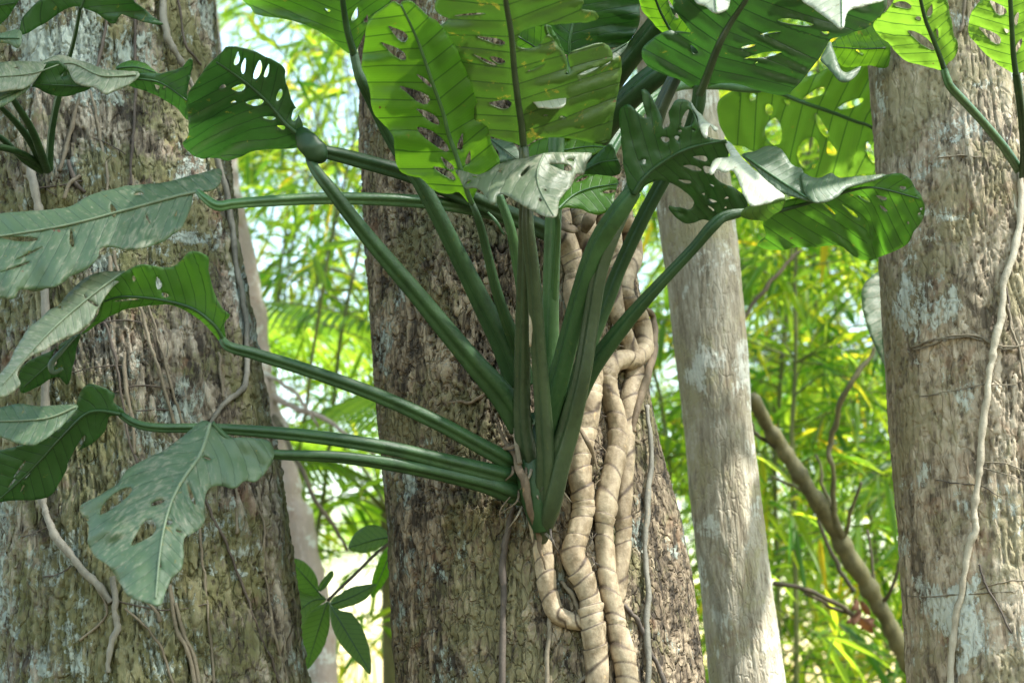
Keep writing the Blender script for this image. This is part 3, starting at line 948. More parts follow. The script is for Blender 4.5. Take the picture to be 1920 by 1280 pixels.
# fine rootlets between the stems
for i in range(46):
    x, y = random.choice([(1118, 870), (1122, 985), (1110, 1030), (1160, 1180), (1120, 470), (1140, 620), (1122, 820), (1158, 560)])
    x += random.gauss(0, 9); y += random.gauss(0, 26)
    a = random.uniform(0.2, 2.9); ln = random.uniform(12, 34)
    on_trunk(T_MID, [(x, y, 2.2), (x + ln * 0.5 * math.cos(a) + random.gauss(0, 4), y + ln * 0.5 * math.sin(a), 2), (x + ln * math.cos(a), y + ln * math.sin(a) + random.gauss(0, 4), 1.2)], random.choice(['root_dark', 'dry', 'root']), plant, name='rootlet', lift=6, seg=5, sub=3, bark=0.012)

# torn brown fibres and old sheath scraps round the crown node
for i in range(26):
    x, y = random.uniform(955, 1050), random.uniform(860, 1015)
    if x < 985 and y > 960:
        continue
    a, ln = random.uniform(0.9, 2.2), random.uniform(18, 60)
    Yb = 2.372 + 0.0002 * max(y - 900, 0) + random.uniform(-0.01, 0.012)
    w = random.choice([1.6, 2.0, 2.6, 5.0, 7.0])
    ptube('sheath_fibre', [(x, y, Yb, w), (x + ln * 0.5 * math.cos(a) + random.gauss(0, 5), y + ln * 0.5 * math.sin(a), Yb - 0.012, w * 0.8), (x + ln * math.cos(a) + random.gauss(0, 7), y + ln * math.sin(a), Yb + 0.01, w * 0.3)], random.choice(['dry', 'dry', 'root', 'root_dark']), plant, flat=0.4, seg=6, sub=4)

# --- leaves with their petioles
# A: dark perforated leaf on the left, underside
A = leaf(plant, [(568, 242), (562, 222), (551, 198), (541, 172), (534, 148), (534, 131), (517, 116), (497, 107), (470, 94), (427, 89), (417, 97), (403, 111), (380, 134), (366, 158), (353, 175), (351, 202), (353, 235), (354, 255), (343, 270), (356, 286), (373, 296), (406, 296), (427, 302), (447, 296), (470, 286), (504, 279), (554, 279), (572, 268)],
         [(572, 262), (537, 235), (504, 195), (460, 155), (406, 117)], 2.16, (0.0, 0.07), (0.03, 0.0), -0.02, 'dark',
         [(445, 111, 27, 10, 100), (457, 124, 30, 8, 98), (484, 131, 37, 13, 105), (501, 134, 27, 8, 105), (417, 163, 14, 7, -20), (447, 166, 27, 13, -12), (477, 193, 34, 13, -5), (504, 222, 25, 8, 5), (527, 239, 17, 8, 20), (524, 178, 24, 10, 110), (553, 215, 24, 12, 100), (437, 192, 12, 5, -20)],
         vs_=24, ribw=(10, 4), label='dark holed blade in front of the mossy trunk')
petiole(plant, [(580, 285, 2.15, 15), (588, 312, 2.14, 17), (620, 355, 2.14, 22), (690, 445, 2.18, 26), (780, 550, 2.23, 30), (880, 670, 2.29, 36), (945, 745, 2.34, 44), (978, 800, 2.37, 46)], parent=A)
ptube('curled_lobe', [(560, 238, 2.15, 8), (567, 250, 2.14, 28), (575, 263, 2.135, 40), (588, 280, 2.135, 46), (600, 291, 2.14, 40), (610, 298, 2.15, 14)], 'dark', plant, A, seg=20, sub=10, flat=0.7, shape=lambda n, th: 1 + 0.03 * np.sin(th[None, :] * 2 + np.arange(n)[:, None] * 0.5) + 0.12 * fbm(np.arange(n)[:, None] * 0.12 + 0 * th[None, :], np.cos(th)[None, :] + 0.0 * np.arange(n)[:, None], np.sin(th)[None, :] + 0.0 * np.arange(n)[:, None], 3))
petiole(plant, [(600, 283, 2.19, 22), (660, 297, 2.22, 26), (770, 328, 2.26, 28), (870, 368, 2.31, 30), (960, 405, 2.38, 32), (1040, 440, 2.45, 34)], mat='petiole', label='dark leafless petiole crossing behind the bright blade')

# X: top-left broad leaf, underside
X_ = leaf(plant, [(455, -14), (470, 15), (482, 28), (530, 35), (575, 48), (615, 70), (645, 95), (658, 101), (668, 97), (680, 70), (692, 42), (712, 22), (735, -5), (720, -40), (640, -75), (540, -55)],
          [(664, 102), (652, 60), (645, 20), (640, -20), (635, -60)], 2.12, (0.0, 0.07), (0.02, 0.02), 0, 'mid', [(667, 27, 28, 11, 110), (687, 36, 16, 7, 110), (614, 20, 12, 6, 30)], vs_=20, ribw=(15, 8))
petiole(plant, [(664, 100, 2.115, 14), (671, 132, 2.12, 16), (682, 158, 2.13, 20), (700, 195, 2.16, 20), (738, 268, 2.20, 22), (790, 345, 2.22, 26), (835, 430, 2.25, 28), (900, 560, 2.31, 34), (950, 655, 2.35, 44), (975, 720, 2.38, 48)], parent=X_)

# B: bright backlit leaf
B_ = leaf(plant, [(745, 9), (737, 4), (721, 14), (703, 27), (690, 41), (686, 54), (682, 81), (679, 108), (678, 126), (687, 147), (693, 172), (695, 194), (703, 215), (716, 230), (730, 245), (738, 262), (739, 279), (744, 308), (753, 324), (773, 331), (791, 335), (809, 353), (829, 362), (849, 363), (859, 360), (870, 369), (880, 382), (888, 372), (895, 356), (912, 326), (935, 308), (936, 295), (922, 270), (915, 240), (900, 205), (880, 150), (850, 80), (822, 43), (809, 36), (793, 23), (779, 9), (768, 2), (756, 3), (751, 10)],
          [(885, 381), (876, 360), (863, 315), (850, 277), (840, 248), (831, 212), (813, 162), (797, 115), (784, 79), (768, 43), (752, 10)], 2.17, (0.01, 0.075), (0.02, 0.03), 0, 'fresh',
          [(747, 64, 44, 17, 38), (739, 96, 58, 15, 33), (795, 151, 38, 8, 40), (779, 178, 64, 18, 28), (803, 218, 52, 14, 33), (811, 259, 74, 20, 37), (838, 307, 33, 11, 45), (834, 324, 48, 13, 30), (864, 267, 32, 10, 100), (879, 296, 28, 9, 105)], vs_=34, k=0.35, ribw=(11, 4), ribmat='petiole_light', ripple=0.0018)
petiole(plant, [(885, 381, 2.165, 10), (895, 405, 2.17, 12), (908, 450, 2.20, 14), (930, 540, 2.25, 17), (950, 600, 2.29, 20), (975, 665, 2.34, 26), (985, 720, 2.37, 30)], parent=B_)

# C: big central leaf, dim underside with torn right side
C_ = leaf(plant, [(978, 272), (955, 266), (932, 259), (895, 250), (855, 242), (841, 232), (845, 215), (835, 188), (821, 148), (808, 124), (791, 101), (785, 88), (794, 77), (794, 60), (821, 50), (841, 37), (830, 30), (816, 20), (818, 0), (850, -35), (942, -60), (1043, -45), (1093, -4), (1090, 17), (1117, 22), (1119, 38), (1077, 44), (1026, 47), (995, 52), (972, 66), (971, 88), (990, 92), (1012, 84), (1030, 66), (1052, 96), (1062, 118), (1060, 140), (1072, 132), (1066, 104), (1090, 92), (1120, 82), (1140, 84), (1148, 100), (1146, 120), (1118, 126), (1080, 142), (1110, 136), (1150, 112), (1162, 104), (1166, 134), (1161, 168), (1151, 215), (1145, 258), (1124, 270), (1087, 263), (1043, 257), (1010, 260), (990, 272)],
          [(982, 278), (978, 235), (971, 188), (964, 128), (959, 67), (949, 7), (944, -40)], 2.10, (0.0, 0.075), (0.015, 0.02), 0, 'old',
          [(939, 196, 42, 17, 4), (908, 113, 54, 6, 25), (932, 113, 30, 12, 20), (922, 76, 56, 11, 15), (880, 28, 60, 5, -4), (1003, 128, 40, 4, -25), (1022, 217, 10, 3, 0), (1055, 219, 12, 3, 5)], vs_=30, k=0.2, ribw=(14, 9), wave=0.002, ribmat='petiole_brown', ripple=0.0021, label='large torn central blade seen from below')
petiole(plant, [(982, 276, 2.09, 16), (984, 320, 2.10, 18), (985, 430, 2.15, 22), (981, 600, 2.25, 26), (979, 720, 2.31, 27), (981, 800, 2.345, 30), (990, 860, 2.37, 36), (1000, 920, 2.41, 30)], mat='petiole_brown', parent=C_)
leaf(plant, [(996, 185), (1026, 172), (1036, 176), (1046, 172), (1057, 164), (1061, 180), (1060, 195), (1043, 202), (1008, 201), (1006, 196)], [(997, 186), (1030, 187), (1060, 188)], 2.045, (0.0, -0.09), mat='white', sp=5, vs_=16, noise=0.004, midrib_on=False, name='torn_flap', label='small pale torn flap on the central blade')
leaf(plant, [(1024, 45), (1029, 62), (1040, 80), (1055, 95), (1063, 115), (1062, 138), (1050, 146), (1040, 120), (1034, 98), (1026, 75), (1022, 55)], [(1024, 46), (1040, 90), (1056, 144)], 2.075, (0.06, 0.05), mat='old', sp=5, vs_=16, noise=0.004, midrib_on=False, name='torn_flap', label='curled torn strip on the central blade')

# pale hanging tips of leaves above the frame
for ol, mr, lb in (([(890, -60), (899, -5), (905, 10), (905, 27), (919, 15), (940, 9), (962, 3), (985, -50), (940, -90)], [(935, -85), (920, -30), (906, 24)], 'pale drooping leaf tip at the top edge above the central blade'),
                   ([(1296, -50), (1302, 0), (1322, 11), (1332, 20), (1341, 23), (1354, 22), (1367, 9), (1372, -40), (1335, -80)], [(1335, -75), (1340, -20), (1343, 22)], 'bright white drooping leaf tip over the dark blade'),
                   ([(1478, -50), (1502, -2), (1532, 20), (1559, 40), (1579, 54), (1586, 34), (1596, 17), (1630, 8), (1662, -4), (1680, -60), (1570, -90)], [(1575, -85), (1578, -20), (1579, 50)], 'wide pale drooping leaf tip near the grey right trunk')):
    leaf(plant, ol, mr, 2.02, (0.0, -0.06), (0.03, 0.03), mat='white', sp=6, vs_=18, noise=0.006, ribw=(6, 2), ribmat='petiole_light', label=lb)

# D: pale hanging leaf, top side
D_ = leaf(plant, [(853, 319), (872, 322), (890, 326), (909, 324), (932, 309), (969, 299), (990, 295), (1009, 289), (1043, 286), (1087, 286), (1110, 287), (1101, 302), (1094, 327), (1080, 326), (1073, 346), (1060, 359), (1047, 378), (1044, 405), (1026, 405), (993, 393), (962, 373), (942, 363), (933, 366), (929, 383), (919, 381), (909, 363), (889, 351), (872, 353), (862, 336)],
          [(1020, 289), (1008, 320), (1012, 355), (1038, 404)], 2.07, (0.0, -0.075), (0.06, 0.03), 0, 'pale', [(984, 321, 26, 8, -50), (1053, 312, 46, 12, 12), (1070, 300, 14, 5, 8), (937, 321, 6, 5, 0), (1013, 374, 8, 6, 60), (877, 342, 14, 4, -30), (890, 331, 10, 3, 10), (1022, 356, 6, 4, 0)], vs_=20, k=0.8, ribw=(5, 2), ribmat='rib_grey', noise=0.035, ripple=0.0021, label='pale grey drooping blade below the central one')
petiole(plant, [(1000, 300, 2.12, 14), (992, 350, 2.12, 16), (990, 420, 2.13, 20), (1000, 520, 2.18, 24), (1012, 680, 2.26, 26), (1022, 820, 2.32, 30), (1026, 890, 2.35, 36), (1020, 950, 2.385, 34), (1012, 1000, 2.43, 22)], mat='petiole_brown', parent=D_)

# E: small bright leaf, top side
E_ = leaf(plant, [(1046, 392), (1053, 366), (1073, 343), (1087, 329), (1120, 327), (1157, 334), (1156, 350), (1152, 372), (1156, 384), (1134, 398), (1117, 401), (1087, 391), (1063, 388)], [(1046, 392), (1075, 366), (1110, 352), (1157, 345)], 2.2, (0.0, -0.05), (0.02, 0.03), 0, 'fresh', [(1141, 359, 26, 8, -8), (1090, 336, 30, 6, -25)], vs_=18, ribw=(5, 2), ribmat='petiole_light', noise=0.01)
petiole(plant, [(1047, 390, 2.205, 6), (1044, 400, 2.21, 8), (1046, 430, 2.24, 10), (1040, 520, 2.30, 12), (1035, 620, 2.36, 14)], mat='petiole_light', parent=E_)
# bright leaf behind the central one
E2 = leaf(plant, [(985, 300), (990, 275), (1010, 262), (1043, 254), (1087, 258), (1120, 268), (1140, 276), (1110, 290), (1060, 310), (1010, 312)], [(988, 300), (1040, 285), (1100, 275), (1138, 276)], 2.27, (0.0, -0.04), mat='fresh', vs_=18, ribw=(4, 2), ribmat='petiole_light')
leaf(plant, [(1090, 322), (1108, 300), (1130, 278), (1146, 270), (1158, 296), (1164, 322), (1150, 330), (1120, 330)], [(1092, 322), (1125, 305), (1160, 300)], 2.25, (0.0, 0.05), mat='dark', vs_=16, ribw=(4, 2))
leaf(plant, [(918, 262), (935, 262), (960, 266), (975, 290), (965, 300), (940, 305), (930, 300), (937, 290)], [(920, 262), (945, 280), (968, 298)], 2.24, (0.0, -0.05), mat='worn', vs_=14, ribw=(3, 2))
petiole(plant, [(1044, 250, 2.24, 26), (1042, 330, 2.26, 26), (1037, 430, 2.29, 27), (1033, 560, 2.33, 28), (1030, 680, 2.37, 30), (1020, 780, 2.39, 30)], mat='petiole_light', label='light green upright petiole behind the central blade')
petiole(plant, [(935, 365, 2.2, 14), (955, 420, 2.22, 16), (968, 480, 2.25, 18), (985, 580, 2.30, 20), (995, 660, 2.35, 24)], mat='petiole_light', label='pale green short petiole left of the vertical ones')
ptube('dry_sheath', [(915, 398, 2.24, 3), (930, 415, 2.24, 6), (945, 440, 2.25, 3)], 'petiole_light', plant, flat=0.5)
ptube('dry_sheath', [(985, 490, 2.19, 3), (993, 525, 2.19, 12), (996, 580, 2.21, 10), (994, 650, 2.24, 4)], 'root_pale', plant, flat=0.4)

# F: deep green leaf behind the central one, upper right
F_ = leaf(plant, [(1192, -11), (1199, 16), (1199, 43), (1188, 65), (1174, 81), (1147, 90), (1102, 96), (1070, 104), (1045, 92), (1030, 63), (1024, 40), (1026, 12), (1040, -20), (1120, -45)], [(1068, 100), (1069, 70), (1080, 25), (1100, -35)], 2.24, (0.0, 0.05), (0.02, 0.02), 0, 'dark', vs_=18, ribw=(6, 4), ribmat='petiole_light')
leaf(plant, [(960, 60), (985, 50), (1025, 45), (1050, 80), (1068, 140), (1040, 150), (990, 130), (965, 95)], [(1066, 140), (1020, 100), (965, 65)], 2.21, (0.0, 0.06), mat='mid', vs_=14, ribw=(5, 3))
leaf(plant, [(1050, 150), (1075, 120), (1115, 105), (1150, 92), (1178, 80), (1150, 120), (1110, 150), (1070, 170)], [(1055, 155), (1105, 125), (1175, 82)], 2.2, (0.0, -0.05), mat='worn', vs_=14, ribw=(4, 2))
petiole(plant, [(1068, 104, 2.245, 8), (1068, 170, 2.26, 14), (1060, 260, 2.29, 18)], mat='petiole', parent=F_)
# G: bright strip leaf top
leaf(plant, [(1193, -40), (1197, 0), (1205, 22), (1218, 36), (1236, 56), (1255, 66), (1285, 68), (1302, 40), (1280, -30), (1240, -70)], [(1262, 66), (1235, 15), (1215, -50)], 2.2, (0.0, 0.07), mat='fresh', vs_=18, holes=[(1262, 18, 40, 7, 62)], ribw=(6, 4))
# broad dark petioles to the upper right
petiole(plant, [(1255, 10, 2.2, 34), (1232, 45, 2.22, 36), (1195, 92, 2.26, 36), (1150, 150, 2.32, 38), (1100, 230, 2.40, 40)], label='broad dark petiole rising to the top edge')
petiole(plant, [(1305, 85, 2.2, 34), (1262, 118, 2.21, 38), (1215, 152, 2.23, 42), (1160, 205, 2.28, 42), (1100, 290, 2.38, 42)], label='broad dark petiole under the round dark lobe')

# H: big dark leaf right of centre, underside
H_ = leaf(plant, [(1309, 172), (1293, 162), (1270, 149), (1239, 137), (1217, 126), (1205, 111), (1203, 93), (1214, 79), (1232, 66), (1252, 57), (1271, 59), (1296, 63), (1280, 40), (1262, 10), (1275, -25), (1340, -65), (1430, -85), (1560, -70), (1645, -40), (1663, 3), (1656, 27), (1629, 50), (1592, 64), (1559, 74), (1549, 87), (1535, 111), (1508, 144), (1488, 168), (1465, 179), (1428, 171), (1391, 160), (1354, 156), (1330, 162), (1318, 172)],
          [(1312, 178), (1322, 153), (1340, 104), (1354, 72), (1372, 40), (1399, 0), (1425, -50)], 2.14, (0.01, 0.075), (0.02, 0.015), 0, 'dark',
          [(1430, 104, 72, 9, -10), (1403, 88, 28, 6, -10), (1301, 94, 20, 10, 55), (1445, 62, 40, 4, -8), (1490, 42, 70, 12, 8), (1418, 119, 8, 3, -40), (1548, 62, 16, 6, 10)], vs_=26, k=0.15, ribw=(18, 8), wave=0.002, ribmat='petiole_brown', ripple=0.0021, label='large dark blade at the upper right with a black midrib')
petiole(plant, [(1313, 160, 2.13, 22), (1308, 200, 2.15, 24), (1290, 255, 2.19, 24), (1245, 335, 2.25, 24), (1205, 410, 2.29, 24), (1163, 500, 2.33, 24), (1142, 555, 2.35, 25), (1114, 625, 2.37, 26), (1078, 720, 2.39, 28), (1045, 810, 2.41, 30)], parent=H_)
petiole(plant, [(1268, 140, 2.17, 24), (1240, 200, 2.19, 24), (1222, 260, 2.21, 24), (1196, 330, 2.19, 26), (1152, 430, 2.18, 27), (1124, 510, 2.2, 27), (1108, 600, 2.23, 28), (1092, 700, 2.26, 31), (1068, 800, 2.31, 36), (1050, 860, 2.335, 40), (1032, 935, 2.365, 42), (1020, 980, 2.395, 36), (1014, 1012, 2.43, 22)], mat='petiole_brown', label='thick brownish front petiole leaning right')

# I: sunlit split leaf behind, upper right
I_ = leaf(plant, [(1425, 163), (1395, 163), (1368, 173), (1349, 188), (1345, 211), (1349, 231), (1358, 254), (1372, 272), (1395, 275), (1416, 284), (1436, 276), (1455, 285), (1470, 302), (1490, 322), (1520, 334), (1554, 330), (1589, 332), (1618, 327), (1650, 328), (1700, 320), (1740, 310), (1720, 250), (1690, 180), (1650, 120), (1620, 112), (1589, 113), (1560, 125), (1525, 140), (1500, 152), (1478, 168), (1450, 166)],
          [(1420, 167), (1462, 175), (1502, 191), (1560, 211), (1604, 228), (1638, 241), (1730, 300)], 2.75, (0.02, 0.08), (0.02, 0.02), 0, 'lime',
          [(1411, 182, 16, 13, 80), (1442, 205, 22, 15, 80), (1451, 246, 52, 32, 88), (1517, 286, 62, 44, 95), (1540, 236, 52, 13, 62), (1558, 280, 30, 16, 70), (1528, 176, 46, 13, -25), (1595, 196, 50, 13, -20), (1632, 286, 44, 12, 70), (1476, 192, 14, 8, 40)], vs_=30, k=0.1, ribw=(9, 6), ribmat='petiole_light', ripple=0.0025, label='glowing yellow-green split blade beside the grey right trunk')
petiole(plant, [(1425, 168, 2.74, 12), (1395, 166, 2.73, 14), (1340, 160, 2.7, 16), (1260, 165, 2.62, 18), (1180, 230, 2.52, 20), (1120, 330, 2.46, 24)], mat='petiole_light', parent=I_)
# J: small yellow-green leaf with a curled grey edge
leaf(plant, [(1556, 88), (1565, 76), (1590, 60), (1630, 40), (1665, 50), (1665, 125), (1630, 122), (1600, 126), (1578, 124)], [(1660, 90), (1615, 92), (1560, 88)], 2.5, (0.0, 0.06), mat='fresh', vs_=15, holes=[(1612, 98, 18, 5, 30)], ribw=(4, 2))
leaf(plant, [(1538, 110), (1548, 92), (1557, 76), (1563, 95), (1572, 118), (1578, 132), (1590, 136), (1614, 124), (1606, 140), (1590, 152), (1574, 152), (1562, 138), (1548, 122)], [(1552, 84), (1564, 120), (1588, 144)], 2.42, (0.0, -0.06), mat='worn', sp=6, vs_=14, midrib_on=False, name='curled_edge')

# L: torn, insect-eaten leaf below H
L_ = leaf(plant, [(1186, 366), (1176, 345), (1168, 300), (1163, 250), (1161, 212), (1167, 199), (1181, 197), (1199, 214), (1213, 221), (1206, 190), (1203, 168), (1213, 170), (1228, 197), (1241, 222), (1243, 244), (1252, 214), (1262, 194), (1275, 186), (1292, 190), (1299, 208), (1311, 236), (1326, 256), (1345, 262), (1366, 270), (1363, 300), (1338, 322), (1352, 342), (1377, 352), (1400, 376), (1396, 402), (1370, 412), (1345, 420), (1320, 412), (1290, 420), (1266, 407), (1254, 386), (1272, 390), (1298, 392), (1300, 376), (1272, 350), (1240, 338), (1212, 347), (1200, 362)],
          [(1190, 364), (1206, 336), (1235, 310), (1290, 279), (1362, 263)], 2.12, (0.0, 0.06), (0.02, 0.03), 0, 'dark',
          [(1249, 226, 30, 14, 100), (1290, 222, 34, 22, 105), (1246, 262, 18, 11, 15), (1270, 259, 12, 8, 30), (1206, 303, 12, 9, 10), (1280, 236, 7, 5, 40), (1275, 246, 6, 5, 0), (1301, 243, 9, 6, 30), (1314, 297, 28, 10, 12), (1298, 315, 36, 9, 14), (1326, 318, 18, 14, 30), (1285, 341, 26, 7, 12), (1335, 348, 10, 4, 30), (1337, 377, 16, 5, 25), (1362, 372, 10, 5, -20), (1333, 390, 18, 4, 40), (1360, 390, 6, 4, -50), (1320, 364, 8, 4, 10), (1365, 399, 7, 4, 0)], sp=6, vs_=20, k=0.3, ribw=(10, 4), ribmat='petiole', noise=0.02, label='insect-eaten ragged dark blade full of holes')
petiole(plant, [(1190, 356, 2.12, 26), (1172, 380, 2.13, 32), (1148, 415, 2.15, 34), (1123, 455, 2.18, 35), (1102, 510, 2.21, 35), (1076, 600, 2.26, 35), (1050, 700, 2.31, 36), (1025, 790, 2.36, 38), (1010, 850, 2.40, 36)], mat='petiole_mid', parent=L_)
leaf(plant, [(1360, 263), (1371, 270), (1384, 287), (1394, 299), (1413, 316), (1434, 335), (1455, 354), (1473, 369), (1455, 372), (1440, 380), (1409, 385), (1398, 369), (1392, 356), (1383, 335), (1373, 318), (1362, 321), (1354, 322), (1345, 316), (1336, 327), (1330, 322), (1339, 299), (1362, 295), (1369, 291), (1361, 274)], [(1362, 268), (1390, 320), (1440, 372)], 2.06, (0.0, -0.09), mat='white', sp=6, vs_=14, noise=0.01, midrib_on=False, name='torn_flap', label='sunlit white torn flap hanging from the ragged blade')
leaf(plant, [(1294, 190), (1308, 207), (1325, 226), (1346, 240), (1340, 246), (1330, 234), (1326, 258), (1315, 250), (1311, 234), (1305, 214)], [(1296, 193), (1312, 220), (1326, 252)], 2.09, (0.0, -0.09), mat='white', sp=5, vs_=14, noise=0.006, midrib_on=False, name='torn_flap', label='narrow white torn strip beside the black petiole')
leaf(plant, [(1388, 405), (1398, 388), (1425, 380), (1450, 374), (1472, 372), (1468, 392), (1450, 402), (1436, 416), (1424, 414), (1408, 412)], [(1396, 400), (1430, 395), (1468, 378)], 2.09, (0.0, 0.05), mat='old', sp=6, vs_=14, midrib_on=False, name='torn_flap', label='yellowing torn flap below the white one')

# K: large round leaf on the right with a rolled edge
K_ = leaf(plant, [(1440, 398), (1468, 378), (1502, 373), (1546, 378), (1583, 352), (1620, 338), (1661, 329), (1685, 325), (1705, 335), (1716, 353), (1728, 367), (1734, 390), (1728, 416), (1713, 436), (1705, 454), (1676, 471), (1647, 483), (1627, 488), (1604, 483), (1578, 462), (1531, 462), (1488, 465), (1462, 468), (1421, 462), (1436, 442), (1430, 420)],
          [(1436, 402), (1500, 385), (1585, 360), (1640, 352), (1722, 372)], 2.18, (0.0, 0.07), (0.0, 0.01), 0, 'mid', [(1621, 373, 26, 7, 30), (1653, 371, 22, 7, 20), (1656, 391, 18, 6, 42), (1595, 397, 40, 7, 40), (1551, 388, 42, 5, 42), (1693, 352, 12, 6, 10), (1728, 392, 6, 6, 0), (1724, 401, 6, 5, 0), (1703, 418, 6, 5, 70)], vs_=26, k=0.9, ribw=(9, 3), ribmat='petiole', label='broad round green blade in front of the grey right trunk')
leaf(plant, [(1502, 324), (1520, 331), (1537, 334), (1552, 326), (1562, 324), (1570, 332), (1590, 333), (1618, 330), (1661, 326), (1640, 336), (1610, 345), (1585, 354), (1572, 366), (1555, 376), (1537, 380), (1520, 376), (1508, 361)], [(1506, 332), (1535, 352), (1590, 342), (1655, 328)], 2.14, (0.0, -0.09), (0.05, 0.05), mat='worn', sp=6, vs_=12, noise=0.02, midrib_on=False, name='rolled_edge', label='rolled grey-green upper edge of the round blade')
leaf(plant, [(1390, 290), (1416, 284), (1436, 273), (1462, 278), (1474, 293), (1486, 310), (1503, 316), (1508, 333), (1512, 358), (1522, 376), (1502, 373), (1462, 358), (1430, 332), (1410, 310)], [(1396, 292), (1450, 330), (1515, 372)], 2.16, (0.0, -0.05), mat='worn', sp=6, vs_=14, noise=0.012, ribw=(6, 4), ribmat='petiole_light', name='rolled_edge', label='grey-green dusty upper lobe beside the white flap')
petiole(plant, [(1440, 400, 2.175, 12), (1400, 398, 2.16, 14), (1360, 405, 2.15, 17), (1335, 425, 2.15, 20), (1300, 466, 2.17, 18), (1235, 535, 2.2, 20), (1170, 610, 2.25, 26), (1110, 690, 2.30, 32), (1070, 770, 2.35, 36), (1045, 830, 2.38, 40)], parent=K_)

# long petioles and leaves reaching left over the mossy trunk
# T: big grey weathered leaf
T_ = leaf(plant, [(-70, 420), (0, 401), (84, 393), (134, 386), (168, 366), (235, 349), (302, 343), (353, 331), (412, 316), (411, 343), (392, 359), (366, 357), (359, 380), (349, 406), (336, 430), (302, 453), (262, 465), (235, 467), (205, 462), (185, 465), (181, 484), (161, 504), (134, 517), (111, 534), (90, 540), (50, 541), (34, 545), (30, 558), (0, 558), (-60, 545)],
          [(382, 358), (330, 368), (230, 395), (110, 425), (-50, 450)], 2.16, (0.0, -0.055), (0.02, 0.03), 0, 'worn',
          [(212, 394, 26, 11, 75), (259, 363, 20, 6, -5), (276, 408, 12, 4, 70), (280, 415, 8, 3, 60), (134, 446, 34, 8, 84), (34, 447, 72, 10, 4), (52, 476, 60, 4, -25), (30, 500, 60, 4, -20), (330, 400, 14, 4, 110)], vs_=26, k=0.75, ribw=(7, 4), ribmat='rib_grey', noise=0.02, label='large grey-green weathered blade over the mossy trunk')
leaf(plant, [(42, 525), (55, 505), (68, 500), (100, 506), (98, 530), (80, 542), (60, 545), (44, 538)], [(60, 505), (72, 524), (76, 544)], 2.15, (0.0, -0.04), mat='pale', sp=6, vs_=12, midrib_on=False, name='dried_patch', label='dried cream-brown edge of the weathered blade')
petiole(plant, [(370, 358, 2.155, 9), (385, 372, 2.15, 14), (408, 386, 2.15, 17), (440, 382, 2.16, 17), (520, 376, 2.19, 19), (640, 372, 2.23, 21), (800, 379, 2.29, 23), (920, 398, 2.37, 26), (1010, 425, 2.44, 30)], mat='petiole_light', parent=T_)
# U: folded leaf, dark underside and pale top
U_ = leaf(plant, [(151, 627), (178, 598), (188, 574), (200, 540), (222, 518), (249, 501), (275, 497), (316, 502), (336, 490), (353, 474), (370, 472), (390, 482), (391, 507), (400, 544), (413, 574), (430, 591), (420, 608), (424, 636), (414, 644), (403, 628), (386, 611), (363, 591), (329, 574), (296, 571), (262, 574), (232, 581), (202, 595), (168, 618)],
          [(420, 640), (402, 610), (360, 578), (296, 561), (230, 556), (196, 565)], 2.2, (0.0, 0.06), (0.0, 0.0), 0, 'mid', [(297, 531, 24, 11, 80), (309, 553, 14, 9, 30), (236, 563, 50, 5, -5), (251, 522, 12, 6, 80)], vs_=20, ribw=(8, 3), label='green curling underside of the folded leaf at mid left')
petiole(plant, [(416, 634, 2.195, 12), (430, 650, 2.19, 17), (480, 664, 2.2, 20), (570, 692, 2.22, 22), (700, 738, 2.26, 24), (820, 792, 2.31, 26), (900, 835, 2.35, 28), (955, 865, 2.385, 32), (1000, 890, 2.43, 30)], mat='petiole', parent=U_)
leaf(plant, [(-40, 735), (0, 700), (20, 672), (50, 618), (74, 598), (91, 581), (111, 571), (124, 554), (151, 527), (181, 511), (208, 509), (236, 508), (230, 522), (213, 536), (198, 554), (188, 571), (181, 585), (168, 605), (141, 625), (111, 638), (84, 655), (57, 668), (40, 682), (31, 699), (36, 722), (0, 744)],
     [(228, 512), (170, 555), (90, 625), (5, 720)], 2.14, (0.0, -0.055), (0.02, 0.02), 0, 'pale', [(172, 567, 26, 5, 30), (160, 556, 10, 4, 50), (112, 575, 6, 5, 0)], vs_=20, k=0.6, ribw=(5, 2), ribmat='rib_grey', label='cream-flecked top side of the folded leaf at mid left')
leaf(plant, [(36, 700), (50, 680), (94, 658), (120, 640), (150, 625), (142, 655), (136, 690), (126, 722), (110, 706), (92, 712), (58, 732), (38, 735)], [(148, 628), (100, 675), (45, 725)], 2.19, (0.0, 0.06), mat='dark', vs_=16, holes=[(103, 668, 40, 12, 105)], ribw=(5, 2), label='dark lower lobe hanging below the cream-flecked leaf')
ptube('curled_edge', [(140, 632, 2.16, 5), (112, 662, 2.15, 10), (96, 682, 2.15, 12), (100, 698, 2.15, 10), (118, 690, 2.15, 7)], 'worn', plant, flat=0.5)
# V: low left leaf
V_ = leaf(plant, [(141, 766), (148, 739), (161, 722), (178, 722), (215, 736), (212, 752), (232, 769), (226, 780), (205, 781), (198, 806), (178, 826), (160, 838), (148, 845), (134, 857), (114, 900), (91, 932), (34, 937), (-30, 937), (-60, 880), (-20, 850), (50, 832), (81, 822), (114, 796), (132, 780)],
          [(226, 776), (170, 772), (120, 815), (60, 880), (0, 935)], 2.2, (0.0, 0.06), (0.0, 0.02), 0, 'dark', [(144, 842, 66, 7, -58), (36, 880, 40, 4, -55), (22, 905, 22, 4, -50), (50, 893, 20, 4, -50), (42, 915, 16, 3, -60)], vs_=22, ribw=(7, 3), label='dark low blade at the left edge')
leaf(plant, [(-50, 775), (0, 763), (34, 757), (74, 761), (128, 757), (146, 759), (134, 778), (114, 798), (81, 824), (50, 834), (0, 818), (-50, 800)], [(142, 762), (80, 785), (-40, 790)], 2.15, (0.0, -0.05), mat='worn', vs_=18, ribw=(5, 2), ribmat='rib_grey', label='dusty grey top lobe of the low left blade')
